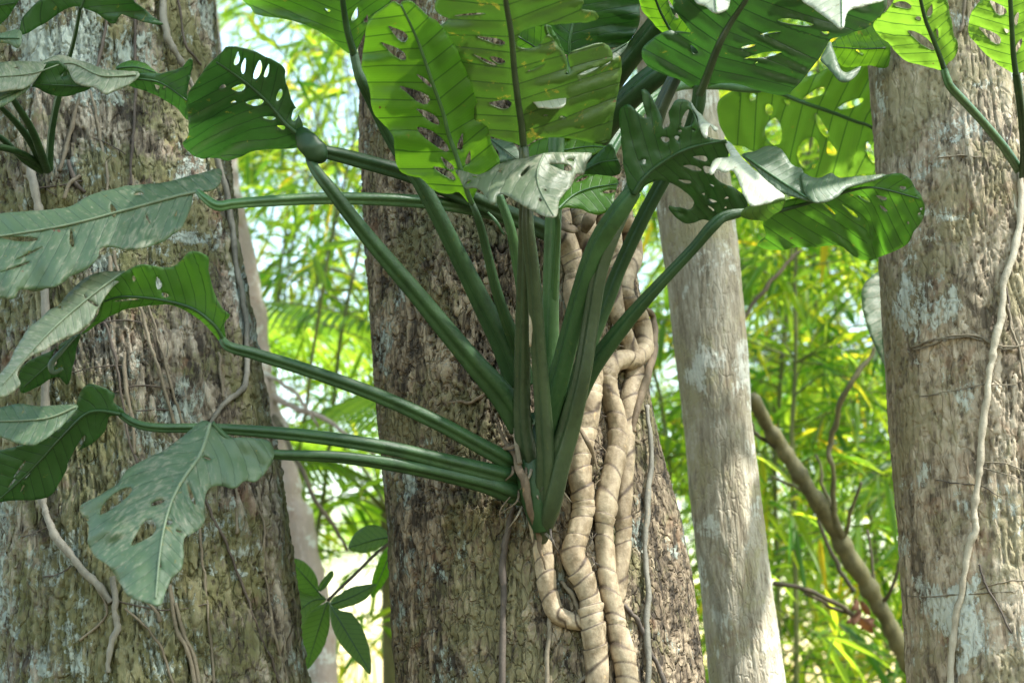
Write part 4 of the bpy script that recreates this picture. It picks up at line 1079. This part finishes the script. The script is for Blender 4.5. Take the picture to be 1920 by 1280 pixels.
petiole(plant, [(226, 776, 2.195, 12), (255, 794, 2.19, 14), (300, 802, 2.19, 15), (400, 803, 2.21, 17), (560, 815, 2.25, 22), (720, 838, 2.29, 24), (850, 868, 2.34, 27), (950, 893, 2.385, 32), (1005, 910, 2.43, 30)], parent=V_)
# W: hanging weathered leaf
W_ = leaf(plant, [(396, 793), (410, 812), (425, 821), (453, 820), (497, 823), (511, 836), (513, 857), (504, 876), (480, 902), (460, 900), (440, 915), (410, 909), (390, 917), (383, 941), (385, 971), (370, 994), (346, 1008), (344, 1045), (339, 1068), (322, 1082), (312, 1105), (302, 1132), (275, 1129), (245, 1119), (228, 1099), (215, 1078), (202, 1058), (178, 1041), (165, 1018), (165, 984), (151, 964), (151, 947), (181, 931), (218, 907), (242, 877), (286, 853), (302, 847), (336, 823), (366, 796), (380, 788)],
          [(394, 794), (376, 850), (342, 900), (318, 950), (302, 1020), (292, 1120)], 2.17, (0.0, -0.055), (0.03, 0.03), 0, 'worn', [(214, 938, 78, 22, -40), (269, 998, 62, 26, -46), (294, 942, 26, 9, -18), (358, 925, 44, 8, 70), (316, 978, 14, 11, 20), (335, 995, 14, 5, 20), (299, 1057, 14, 5, 75), (160, 972, 14, 5, 40), (388, 858, 18, 4, 20)], vs_=26, k=0.85, ribw=(7, 3), ribmat='rib_grey', noise=0.02, label='weathered grey-green blade hanging in front of the mossy trunk')
petiole(plant, [(396, 793, 2.165, 11), (425, 822, 2.18, 13), (470, 845, 2.2, 15), (520, 852, 2.22, 17), (640, 857, 2.26, 20), (780, 878, 2.32, 24), (900, 905, 2.37, 28), (965, 925, 2.40, 36), (1010, 935, 2.43, 32)], parent=W_)

# ================================================================== LEFT TRUNK CLIMBER
lc = thing('young_climber', 'climbing plant with thin clinging roots and wavy leaves on the mossy left trunk', 'climbing plant', tuple(T_LEFT.hit(80, 330, 0.02)))
on_trunk(T_LEFT, [(52, 300, 13), (62, 340, 15), (72, 390, 15), (80, 470, 15), (86, 600, 15), (85, 740, 16), (78, 850, 15), (80, 934, 14), (87, 964, 14), (104, 1004, 14), (131, 1038, 15), (154, 1068, 14), (185, 1098, 14), (208, 1129, 12)], 'root_grey', lc, name='stem', wob=0.002)
on_trunk(T_LEFT, [(213, 1080, 10), (215, 1135, 12), (221, 1172, 13), (208, 1213, 11), (200, 1260, 8)], 'root_grey', lc, name='stem')
on_trunk(T_LEFT, [(303, -20, 14), (309, 50, 14), (320, 82, 14), (336, 108, 13), (350, 140, 10), (385, 220, 11), (408, 300, 12), (424, 360, 13), (436, 430, 12), (445, 500, 11), (455, 560, 11), (462, 600, 11), (464, 680, 11), (456, 725, 12), (425, 752, 12), (405, 778, 10), (385, 830, 9)], 'root_grey', lc, name='stem', wob=0.003, lift=0.9)
thin = [[(253, -20), (254, 100), (252, 200), (248, 270), (243, 350)], [(203, 30), (186, 110), (170, 140)], [(155, 165), (142, 210), (128, 260), (112, 322)], [(168, 170), (180, 215), (186, 250), (198, 310), (202, 360)],
        [(333, -20), (342, 50), (350, 90), (378, 122)], [(262, 575), (275, 620), (286, 660), (300, 700), (316, 755), (330, 800)], [(279, 572), (292, 620), (305, 660), (318, 710), (332, 765), (345, 800)],
        [(196, 605), (208, 640), (216, 672), (222, 700), (232, 770), (244, 830), (258, 870), (262, 930)], [(232, 660), (236, 720), (248, 790), (252, 850)],
        [(373, 990), (379, 1050), (386, 1102), (392, 1170), (398, 1230), (403, 1330)], [(319, 1095), (324, 1150), (336, 1190), (356, 1236), (372, 1330)], [(327, 1130), (345, 1190), (366, 1236), (384, 1330)],
        [(384, 935), (400, 975), (420, 1008), (434, 1040), (447, 1078), (466, 1130), (480, 1169), (498, 1215), (512, 1243), (540, 1330)], [(460, 895), (474, 930), (494, 984), (493, 1030), (497, 1068), (506, 1130), (512, 1186), (530, 1240), (548, 1330)],
        [(235, 1139), (262, 1165), (290, 1195), (308, 1230), (330, 1300)], [(478, 880), (482, 920), (490, 960)], [(440, 900), (446, 950), (444, 1000)], [(268, 1118), (290, 1140), (302, 1165)], [(410, 660), (414, 700), (420, 745)],
        [(150, 330), (130, 345), (122, 372)], [(85, 355), (110, 368), (145, 384)], [(70, 352), (120, 346), (160, 338)], [(178, 1098), (200, 1150), (150, 1200)], [(128, 300), (140, 340), (160, 360)], [(212, 470), (220, 500), (232, 530)], [(205, 480), (208, 510), (210, 540)],
        [(180, 608), (220, 600), (265, 603)], [(130, 700), (180, 688), (240, 684)], [(215, 735), (260, 722), (320, 728)], [(255, 770), (300, 768), (350, 772)], [(165, 255), (200, 268), (235, 290)], [(135, 1060), (110, 1075), (80, 1082)], [(215, 1125), (280, 1140), (330, 1142), (390, 1132)], [(90, 985), (60, 1000), (40, 1005)]]
for i, p in enumerate(thin):
    horiz = abs(p[-1][0] - p[0][0]) > abs(p[-1][1] - p[0][1])
    w = random.uniform(2.0, 3.2) if horiz else random.uniform(4.5, 8.0)
    on_trunk(T_LEFT, [(x, y, w * random.uniform(0.85, 1.15)) for x, y in p], random.choice(['root', 'root', 'root_dark']) if not horiz else 'root_dark', lc, wob=0.003, seg=7, lift=0.3, bark=0.003)
# petioles at the left edge
P1 = [(86, 318, 2.42, 15), (70, 280, 2.36, 14), (45, 240, 2.28, 13), (10, 190, 2.22, 11)]
petiole(lc, [(88, 320, 2.43, 15), (76, 285, 2.36, 14), (58, 240, 2.29, 13), (30, 195, 2.22, 11), (12, 165, 2.2, 9)], label='petiole curving up to the left edge')
petiole(lc, [(82, 318, 2.43, 14), (60, 270, 2.35, 14), (30, 230, 2.28, 12), (0, 200, 2.22, 10)])
petiole(lc, [(80, 318, 2.43, 14), (50, 293, 2.37, 14), (10, 278, 2.32, 14), (-40, 272, 2.27, 12)])
petiole(lc, [(78, 322, 2.43, 12), (45, 300, 2.38, 12), (0, 258, 2.33, 12), (-40, 250, 2.27, 12)])
R_ = leaf(lc, [(44, 65), (37, 60), (42, 34), (67, 7), (110, -25), (180, -45), (235, -12), (255, 7), (285, 30), (308, 47), (269, 40), (232, 26), (224, 30), (212, 45), (188, 30), (158, 15), (134, 14), (111, 24), (84, 44)], [(152, 16), (160, -5), (175, -40)], 2.2, (0.0, 0.05), mat='dark', vs_=18, ribw=(6, 4), label='dark hanging blade at the top left corner')
petiole(lc, [(150, 14, 2.205, 6), (142, 60, 2.24, 7), (131, 104, 2.28, 8), (115, 160, 2.32, 11), (103, 210, 2.36, 12), (95, 260, 2.40, 13), (92, 318, 2.44, 14)], parent=R_)
leaf(lc, [(-40, 0), (0, -20), (34, -10), (28, 12), (10, 36), (-10, 52), (-40, 50)], [(-30, 10), (0, 10), (28, 5)], 2.18, (0.0, 0.05), mat='dark', vs_=14, ribw=(4, 2))
leaf(lc, [(-40, 70), (0, 62), (37, 56), (39, 78), (30, 90), (10, 80), (-40, 78)], [(-30, 74), (0, 72), (36, 72)], 2.16, (0.0, -0.05), mat='worn', vs_=14, ribw=(4, 2))
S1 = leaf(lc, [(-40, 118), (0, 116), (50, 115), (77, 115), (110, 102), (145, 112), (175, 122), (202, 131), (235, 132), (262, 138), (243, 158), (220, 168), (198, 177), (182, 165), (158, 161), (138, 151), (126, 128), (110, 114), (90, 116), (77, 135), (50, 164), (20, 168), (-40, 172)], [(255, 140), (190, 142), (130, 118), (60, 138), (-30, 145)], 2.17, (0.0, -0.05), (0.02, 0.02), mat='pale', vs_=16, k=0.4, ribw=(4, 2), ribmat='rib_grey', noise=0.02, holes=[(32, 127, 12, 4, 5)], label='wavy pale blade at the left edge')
leaf(lc, [(84, 118), (111, 116), (128, 134), (142, 154), (172, 163), (145, 175), (115, 182), (88, 175), (68, 164), (58, 162), (76, 136)], [(165, 163), (115, 160), (70, 158)], 2.2, (0.0, 0.06), mat='dark', vs_=14, ribw=(4, 2), holes=[(120, 140, 14, 8, -30)])
leaf(lc, [(-40, 190), (0, 174), (34, 162), (58, 160), (20, 190), (0, 200), (-40, 215)], [(55, 162), (10, 182), (-30, 200)], 2.18, (0.0, -0.05), mat='worn', vs_=14, ribw=(3, 2))
leaf(lc, [(240, 158), (259, 138), (302, 138), (340, 127), (356, 110), (362, 118), (356, 142), (351, 175), (353, 225), (330, 202), (302, 184), (275, 172)], [(250, 148), (300, 155), (352, 190)], 2.19, (0.0, 0.06), (0.0, 0.0), mat='dark', vs_=16, holes=[(294, 163, 12, 8, 40), (308, 164, 6, 5, 0)], ribw=(5, 3), label='dark curling tip of the wavy blade')
leaf(lc, [(216, 128), (240, 115), (268, 117), (286, 130), (296, 138), (262, 138)], [(220, 128), (255, 126), (292, 136)], 2.21, (0.0, -0.03), mat='mid', vs_=12, ribw=(3, 2))

# ================================================================== RIGHT TRUNK CLIMBER
rc = thing('slender_climber', 'pale thin vine with two hanging leaves climbing the grey right trunk', 'climbing plant', tuple(T_RIGHT.hit(1905, 330, 0.02)))
on_trunk(T_RIGHT, [(1909, 310, 9), (1914, 360, 12), (1911, 430, 13), (1895, 490, 14), (1881, 531, 13), (1881, 571, 13), (1868, 632, 14), (1858, 682, 13), (1851, 732, 13), (1844, 793, 14), (1838, 860, 13), (1834, 900, 13), (1827, 955, 14), (1829, 988, 14), (1814, 1031, 13), (1807, 1085, 13), (1794, 1152, 13), (1786, 1220, 13), (1780, 1330, 13)], 'root_pale', rc, name='stem', lift=1.1, wob=0.003, Yref=2.42)
on_trunk(T_RIGHT, [(1900, 365, 4), (1905, 395, 6), (1914, 410, 8)], 'root_pale', rc, wob=0.002, Yref=2.42)
for p, w in (([(1710, 652), (1740, 640), (1770, 632), (1810, 628), (1840, 634), (1860, 645), (1900, 650), (1930, 646)], 4), ([(1712, 656), (1745, 646), (1780, 634), (1815, 631), (1850, 640), (1880, 655), (1905, 652)], 3), ([(1725, 742), (1770, 735), (1810, 726), (1850, 722), (1905, 722)], 2.5), ([(1752, 900), (1790, 905), (1840, 912), (1880, 932)], 2.5), ([(1840, 864), (1880, 868), (1930, 885)], 3), ([(1840, 876), (1890, 890), (1930, 910)], 2.5),
             ([(1816, 1115), (1850, 1098), (1890, 1090), (1930, 1088)], 3), ([(1700, 1117), (1750, 1118), (1830, 1112), (1900, 1108)], 2.5), ([(1835, 1058), (1845, 1090), (1870, 1130), (1897, 1187)], 4), ([(1890, 570), (1895, 610), (1910, 650), (1922, 720)], 5), ([(1885, 536), (1894, 580), (1890, 620)], 4), ([(1895, 300), (1870, 270), (1850, 240)], 3), ([(1905, 300), (1890, 270), (1900, 230)], 3), ([(1760, 296), (1800, 292), (1840, 294)], 2.5), ([(1810, -10), (1806, 30), (1800, 60)], 7)):
    on_trunk(T_RIGHT, [(x, y, w * random.uniform(0.8, 1.2)) for x, y in p], random.choice(['root_dark', 'root']) if w < 5 else 'root', rc, wob=0.005, seg=6, Yref=2.42, lift=0.5)
Pl = leaf(rc, [(1768, 132), (1750, 128), (1730, 124), (1693, 111), (1666, 81), (1649, 67), (1636, 48), (1650, 30), (1663, 20), (1676, 2), (1690, -30), (1720, -50), (1750, -45), (1768, -20), (1778, 10), (1784, 40), (1788, 66), (1795, 76), (1797, 92), (1790, 108), (1778, 118)], [(1771, 132), (1762, 105), (1747, 67), (1733, 30), (1718, -40)], 2.14, (0.0, 0.07), (0.01, 0.02), mat='lime', vs_=18, k=0.35, holes=[(1727, 74, 62, 15, 36), (1745, 20, 26, 10, 108), (1758, 62, 18, 5, 80), (1722, 35, 12, 8, 20), (1692, 10, 34, 14, 10)], ribw=(11, 6), ribmat='petiole', label='yellow-green holed leaf hanging at the top of the grey trunk')
petiole(rc, [(1770, 130, 2.135, 12), (1776, 150, 2.14, 14), (1784, 165, 2.15, 14), (1817, 200, 2.2, 14), (1851, 238, 2.26, 14), (1885, 280, 2.33, 15), (1910, 318, 2.40, 16)], mat='petiole_light', parent=Pl)
Ql = leaf(rc, [(1899, 138), (1868, 118), (1834, 87), (1817, 64), (1816, 44), (1824, 20), (1844, -5), (1870, -45), (1910, -50), (1950, 0), (1962, 60), (1940, 115), (1915, 138)], [(1905, 140), (1900, 100), (1897, 50), (1892, -40)], 2.16, (0.0, 0.07), (0.01, 0.02), mat='lime', vs_=18, k=0.35, holes=[(1871, 15, 38, 16, 40), (1858, 67, 50, 15, 36), (1887, 58, 12, 7, 40), (1907, 35, 26, 9, 100), (1911, 85, 30, 9, 115)], ribw=(12, 8), label='yellow-green holed leaf at the top right corner')
petiole(rc, [(1905, 138, 2.155, 13), (1910, 170, 2.18, 14), (1916, 220, 2.24, 14), (1920, 280, 2.33, 14), (1918, 330, 2.41, 14)], parent=Ql)
# broad leaf behind the right trunk
bl = leaf(rc, [(1616, 541), (1630, 520), (1655, 505), (1700, 500), (1720, 600), (1700, 700), (1668, 700), (1643, 652), (1628, 618), (1617, 575)], [(1700, 520), (1660, 590), (1664, 690)], 3.0, (0.0, -0.05), mat='worn', vs_=22, ribw=(6, 3), label='grey hanging leaf half hidden behind the grey right trunk')
petiole(rc, [(1700, 520, 2.99, 12), (1730, 505, 2.96, 12), (1790, 500, 2.88, 12)], parent=bl)

# ================================================================== COMPOUND-LEAF SAPLING, bottom between left and middle trunks
sb = thing('sapling', 'sapling sprig with toothed oval leaflets between the mossy and brown trunks', 'sapling', tuple(pY(745, 1290, 3.35) * np.array([1, 1, 0])))
s0 = pY(760, 1000, 3.3)
tube('stem', [np.array(sb.location), np.array(sb.location) + np.array([0.02, 0.02, 0.8]), pY(765, 1150, 3.36), pY(758, 1040, 3.32), pY(740, 1008, 3.28)], [0.012, 0.010, 0.008, 0.007, 0.006], 'twig', sb, sub=8)
ptube('leaf_stalk', [(742, 1006, 3.28, 6), (700, 1042, 3.24, 6), (660, 1082, 3.2, 6), (635, 1105, 3.18, 6), (615, 1125, 3.16, 6)], 'twig', sb)
for ol, mr, Y, gg, m in (([(653, 1025), (662, 1004), (676, 991), (700, 983), (720, 990), (731, 1003), (730, 1014), (707, 1028), (680, 1036), (662, 1033)], [(732, 1006), (700, 1012), (655, 1026)], 3.2, -0.06, 'sapling'),
                         ([(620, 1130), (636, 1114), (660, 1099), (685, 1095), (705, 1094), (692, 1117), (672, 1130), (650, 1138), (633, 1142)], [(620, 1132), (660, 1118), (704, 1095)], 3.15, -0.04, 'sapling'),
                         ([(618, 1134), (640, 1144), (660, 1150), (680, 1176), (692, 1212), (696, 1262), (678, 1248), (660, 1232), (638, 1206), (622, 1174)], [(617, 1130), (640, 1168), (668, 1215), (695, 1260)], 3.12, -0.05, 'sapling'),
                         ([(597, 1112), (585, 1116), (560, 1104), (545, 1084), (541, 1050), (560, 1048), (580, 1062), (593, 1080)], [(604, 1118), (580, 1090), (545, 1050)], 3.19, 0.05, 'sapling'),
                         ([(548, 1106), (570, 1101), (592, 1108), (612, 1122), (596, 1135), (575, 1155), (562, 1168), (552, 1140)], [(612, 1122), (585, 1126), (555, 1150)], 3.2, -0.05, 'sapling'),
                         ([(613, 1128), (620, 1140), (616, 1186), (598, 1228), (575, 1255), (566, 1230), (562, 1180), (580, 1148)], [(614, 1127), (600, 1170), (576, 1250)], 3.14, 0.04, 'sapling'),
                         ([(595, 1105), (602, 1088), (622, 1068), (626, 1078), (616, 1096), (604, 1106)], [(600, 1108), (612, 1090), (624, 1070)], 3.18, 0.02, 'sapling'),
                         ([(735, 1020), (738, 1040), (728, 1080), (705, 1115), (695, 1118), (696, 1095), (706, 1060), (720, 1032)], [(736, 1022), (720, 1065), (697, 1116)], 3.3, 0.06, 'fresh')):
    leaf(sb, ol, mr, Y, (0.0, gg), (0.02, 0.02), mat=m, vs_=11, k=0.7, sp=6, ribw=(3, 1.2), ribmat='petiole_light', ripple=0.0008, noise=0.006, name='leaflet')

# ================================================================== LEANING BRANCH, right gap
br = thing('leaning_sapling', 'bare brown leaning stem with side twigs between the pale and grey trunks', 'sapling', tuple(pY(1860, 1280, 4.4) * np.array([1, 1, 0])))
b0 = np.array(br.location)
pts = [(1408, 742, 4.0, 22), (1431, 783, 4.05, 26), (1463, 835, 4.1, 29), (1500, 890, 4.12, 30), (1530, 938, 4.15, 31), (1559, 984, 4.2, 32), (1599, 1052, 4.25, 32), (1643, 1125, 4.3, 33), (1676, 1186, 4.33, 34), (1704, 1244, 4.36, 35), (1745, 1320, 4.4, 36)]
Wp = [pY(x, y, Y) for x, y, Y, w in pts]
Rp = [px2m(w / 2, y, Y) for x, y, Y, w in pts]
Wp.append(b0 + np.array([-0.12, 0, 0.7])); Rp.append(0.035)
Wp.append(b0); Rp.append(0.045)
st = tube('stem', Wp, Rp, 'branch', br, seg=14, sub=8, wob=0.006)
for p in ([(1577, 1005, 4.2, 14), (1572, 985, 4.18, 10), (1566, 940, 4.15, 8), (1557, 870, 4.1, 8), (1560, 830, 4.1, 8), (1572, 773, 4.05, 8), (1596, 719, 4.0, 8), (1620, 680, 4.0, 7), (1640, 650, 4.0, 5)],
          [(1570, 985, 4.2, 8), (1556, 930, 4.2, 5), (1540, 900, 4.2, 5), (1532, 850, 4.2, 4)], [(1580, 1005, 4.2, 7), (1595, 960, 4.15, 5), (1618, 905, 4.1, 4)],
          [(1612, 1160, 4.3, 9), (1580, 1140, 4.25, 7), (1540, 1118, 4.2, 7), (1500, 1102, 4.2, 7), (1450, 1091, 4.2, 6)], [(1606, 1158, 4.3, 6), (1560, 1138, 4.25, 5), (1510, 1112, 4.2, 5)],
          [(1602, 1110, 4.4, 7), (1580, 1070, 4.4, 7), (1560, 1040, 4.4, 6), (1540, 985, 4.4, 6), (1522, 945, 4.4, 5), (1498, 880, 4.4, 4)], [(1650, 1130, 4.3, 6), (1668, 1105, 4.25, 5), (1690, 1050, 4.2, 5)],
          [(1640, 1120, 4.3, 5), (1636, 1060, 4.3, 5), (1630, 990, 4.3, 4)], [(1475, 850, 4.1, 9), (1450, 835, 4.1, 8), (1420, 815, 4.1, 6), (1405, 790, 4.1, 5)], [(1530, 940, 4.15, 6), (1490, 915, 4.2, 4), (1445, 890, 4.2, 3)]):
    ptube('twig', [(a_, b_, c_, d_ * 1.35) for a_, b_, c_, d_ in p], random.choice(['twig', 'branch']), br, wob=0.012, seg=7)
for i in range(9):
    x, y = 1616 + random.gauss(0, 13), 1160 + random.gauss(0, 8)
    ln, a = random.uniform(18, 40), random.uniform(0, 6.28)
    ol = [(x, y), (x + ln * .4 * math.cos(a) - ln * .22 * math.sin(a), y + ln * .4 * math.sin(a) + ln * .22 * math.cos(a)), (x + ln * math.cos(a), y + ln * math.sin(a)), (x + ln * .5 * math.cos(a) + ln * .22 * math.sin(a), y + ln * .5 * math.sin(a) - ln * .22 * math.cos(a))]
    leaf(br, ol, [(x, y), (x + ln * math.cos(a), y + ln * math.sin(a))], 4.25 + random.uniform(-0.05, 0.03), (random.uniform(-.2, .2), random.uniform(-.2, .2)), mat='brown_leaf', sp=9, midrib_on=False, name='dead_leaf', noise=0.02)
for p in ([(1394, 600, 4.6, 9), (1412, 570, 4.6, 9), (1431, 544, 4.6, 9), (1455, 515, 4.6, 8), (1482, 487, 4.6, 7), (1500, 470, 4.6, 5)],):
    ptube('twig', p, 'twig', br, wob=0.01)
tube('twig', [pY(1394, 600, 4.6), pY(1380, 660, 4.5), pY(1400, 735, 4.05)], [0.006, 0.006, 0.01], 'twig', br, wob=0.01)

# ================================================================== BAMBOO AND PALMS BEHIND


def make_leaf_mesh():
    v, F, tt, uv = leaf_batch(np.zeros((1, 3)), np.array([[1.0, 0, 0]]), np.array([[0, 0, 1.0]]), np.array([1.0]), np.array([0.115]), 0.3)
    out = []
    for t in (0.15, 0.35, 0.5, 0.7):
        me = bpy.data.meshes.new('leaf')
        me.from_pydata(v.tolist(), [], F.tolist())
        a = me.attributes.new('tint', 'FLOAT', 'POINT')
        a.data.foreach_set('value', [t] * len(v))
        lay = me.uv_layers.new(name='UVMap')
        me.materials.append(MAT['bamboo'])
        out.append(me)
    return out


LEAFM = make_leaf_mesh()


def bamboo(x, y, h, nculm, nleaf, label, seed, nsingle=30, ll=0.25):
    rg = np.random.default_rng(seed)
    root = thing('bamboo_clump', label, 'bamboo', (x, y, 0), 'bamboo clumps behind the trunks')
    tw = []
    LP, LD = [], []
    for c in range(nculm):
        a = rg.uniform(0, 2 * np.pi)
        lean = rg.uniform(0.3, 1.3)
        b = np.array([x + 0.2 * math.cos(a), y + 0.2 * math.sin(a), -0.03])
        tip = b + np.array([lean * math.cos(a), lean * 0.8 * math.sin(a), h * rg.uniform(0.8, 1.05)])
        mid = (b + tip) / 2 + np.array([-0.25 * lean * math.cos(a), -0.2 * lean * math.sin(a), 0.25 * h * 0.3])
        tube('culm', [b, mid, tip], [0.011, 0.008, 0.003], 'culm', root, seg=8, sub=14, wob=0.03)
        ns = nleaf // nculm // 9
        for k in range(ns):
            t = rg.uniform(0.12, 1.0)
            p = b * (1 - t) ** 2 + 2 * t * (1 - t) * (2 * mid - (b + tip) / 2) + tip * t * t
            dd = rg.normal(0, 1, 3); dd[2] = dd[2] * 0.35 + 0.15
            dd /= np.linalg.norm(dd)
            ln = rg.uniform(0.2, 0.95)
            e = p + dd * ln + np.array([0, 0, -0.25 * ln * ln])
            tw.append(tube_geo(np.array([p, (p + e) / 2 + np.array([0, 0, 0.05]), e]), np.array([0.0035, 0.0025, 0.0015]), 4))
            for q in range(9):
                s_ = rg.uniform(0.45, 1.0)
                bp_ = p * (1 - s_) + e * s_ + np.array([0, 0, 0.05 * (1 - abs(2 * s_ - 1))])
                ld = dd * 0.7 + rg.normal(0, 0.55, 3); ld[2] -= 0.35
                LP.append(bp_); LD.append(ld)
    v, F = join_geo(tw)
    mesh_obj('branchlets', v, F, 'culm', None, root, kind='stuff')
    LP, LD = np.array(LP), np.array(LD)
    n = len(LP)
    L = rg.uniform(0.6, 1.25, n) * ll
    tint = np.clip(rg.normal(0.38, 0.32, n), 0, 0.88)
    tint[rg.random(n) < 0.025] = 0.95
    up = rand_dirs(n, 0.35, 1.0)
    # nearest leaves are single pieces, the rest one mass
    order = np.argsort(LP[:, 1])
    one = order[:nsingle]
    for i in one:
        d = LD[i] / np.linalg.norm(LD[i])
        sd = np.cross(d, up[i]); sd /= np.linalg.norm(sd)
        nr = np.cross(sd, d)
        M = Matrix((( d[0], -sd[0], nr[0], LP[i][0] - x), (d[1], -sd[1], nr[1], LP[i][1] - y), (d[2], -sd[2], nr[2], LP[i][2]), (0, 0, 0, 1)))
        o = bpy.data.objects.new('leaf', LEAFM[min(int(tint[i] * 4), 3)])
        o.parent = root
        o.matrix_local = M @ Matrix.Scale(float(L[i]), 4)
        COL.objects.link(o)
    rest = order[nsingle:]
    v, F, tt, uv = leaf_batch(LP[rest], LD[rest], up[rest], L[rest], L[rest] * rg.uniform(0.075, 0.125, len(rest)), 0.3, tint[rest])
    mesh_obj('foliage', v, F, 'bamboo', None, root, attrs={'tint': tt}, uv=uv, kind='stuff', smooth=False)


spots = [(-2.6, 5.4, 'nearest bamboo clump, left of the mossy trunk'), (-1.05, 5.7, 'nearest bamboo clump in the gap left of the brown trunk'), (0.85, 5.3, 'nearest bamboo clump just behind the slim pale trunk'), (1.65, 5.8, 'nearest bamboo clump in the gap before the grey right trunk'), (2.7, 5.5, 'nearest bamboo clump behind the grey right trunk'),
         (-3.2, 7.6, 'second-row bamboo behind the left edge of the mossy trunk'), (-1.6, 7.4, 'second-row bamboo right behind the mossy trunk'), (-0.5, 7.9, 'second-row bamboo right behind the brown trunk'), (1.1, 7.6, 'second-row bamboo seen just right of the pale trunk'), (2.2, 7.7, 'second-row bamboo seen against the edge of the grey trunk'),
         (-2.9, 10.4, 'far bamboo in the gap left of the brown trunk, blurred'), (0.9, 10.6, 'far bamboo in the right gap beside the pale trunk, blurred'), (3.0, 10.2, 'far bamboo in the right gap beside the grey trunk, blurred'), (1.75, 9.0, 'far bamboo filling the middle of the right gap, blurred')]
for i, (x, y, lb) in enumerate(spots):
    bamboo(x, y, 1.6 + 0.62 * y, 3, (1700 if i in (1, 6, 10) else 2300 if x < 0.5 else 2700), lb, 100 + i, ll=0.22 if y < 7 else 0.25)


def palm(x, y, h, nfr, label, seed, fl=1.9, facing=None):
    rg = np.random.default_rng(seed)
    root = thing('palm', label, 'palm', (x, y, 0), 'slender palms behind the trunks')
    tube('trunk', [(x, y, -0.03), (x + 0.04, y, h * 0.5), (x, y, h)], [0.05, 0.04, 0.035], 'branch', root, seg=12, sub=10)
    for k in range(nfr):
        a = 2 * np.pi * k / nfr + rg.uniform(-0.2, 0.2)
        el = rg.uniform(0.3, 1.1)
        out = np.array([math.cos(a), math.sin(a), 0])
        p0 = np.array([x, y, h])
        p1 = p0 + out * fl * 0.45 * math.cos(el) + np.array([0, 0, fl * 0.5 * math.sin(el)])
        p2 = p0 + out * fl * 0.95 * math.cos(el * 0.6) + np.array([0, 0, fl * 0.25 * math.sin(el) - 0.25])
        C = np.array([p0 * (1 - t) ** 2 + 2 * t * (1 - t) * p1 + p2 * t * t for t in np.linspace(0, 1, 16)])
        fr = tube('frond', C, np.linspace(0.011, 0.003, 16), 'culm', root, seg=7, sub=1)
        t = np.repeat(np.linspace(0.18, 1.0, 38), 2)
        sgn = np.tile([1.0, -1.0], 38)
        base = np.array([p0 * (1 - q) ** 2 + 2 * q * (1 - q) * p1 + p2 * q * q for q in t])
        tan = np.array([2 * (1 - q) * (p1 - p0) + 2 * q * (p2 - p1) for q in t])
        tan /= np.linalg.norm(tan, axis=1)[:, None]
        sd = np.cross(tan, np.array([0, 0, 1.0])); sd /= np.linalg.norm(sd, axis=1)[:, None]
        d = sd * sgn[:, None] + tan * 0.65 + np.array([0, 0, -0.15])
        L = fl * 0.27 * np.sin(np.pi * (0.12 + 0.86 * t)) ** 0.6
        v, F, tt, uv = leaf_batch(base, d, np.tile([0, 0, 1.0], (76, 1)), L, np.full(76, 0.026), 0.35, rg.uniform(0.1, 0.55, 76))
        mesh_obj('leaflets', v, F, 'bamboo', fr, root, attrs={'tint': tt}, uv=uv, kind='stuff', smooth=False)


palm(-0.55, 6.3, 2.5, 9, 'slender palm with drooping feather fronds left of the brown trunk', 5)
palm(-1.9, 6.6, 3.2, 9, 'slender palm arching over from behind the mossy trunk', 6)
palm(2.6, 6.9, 3.0, 9, 'slender palm arching behind the grey right trunk', 8)
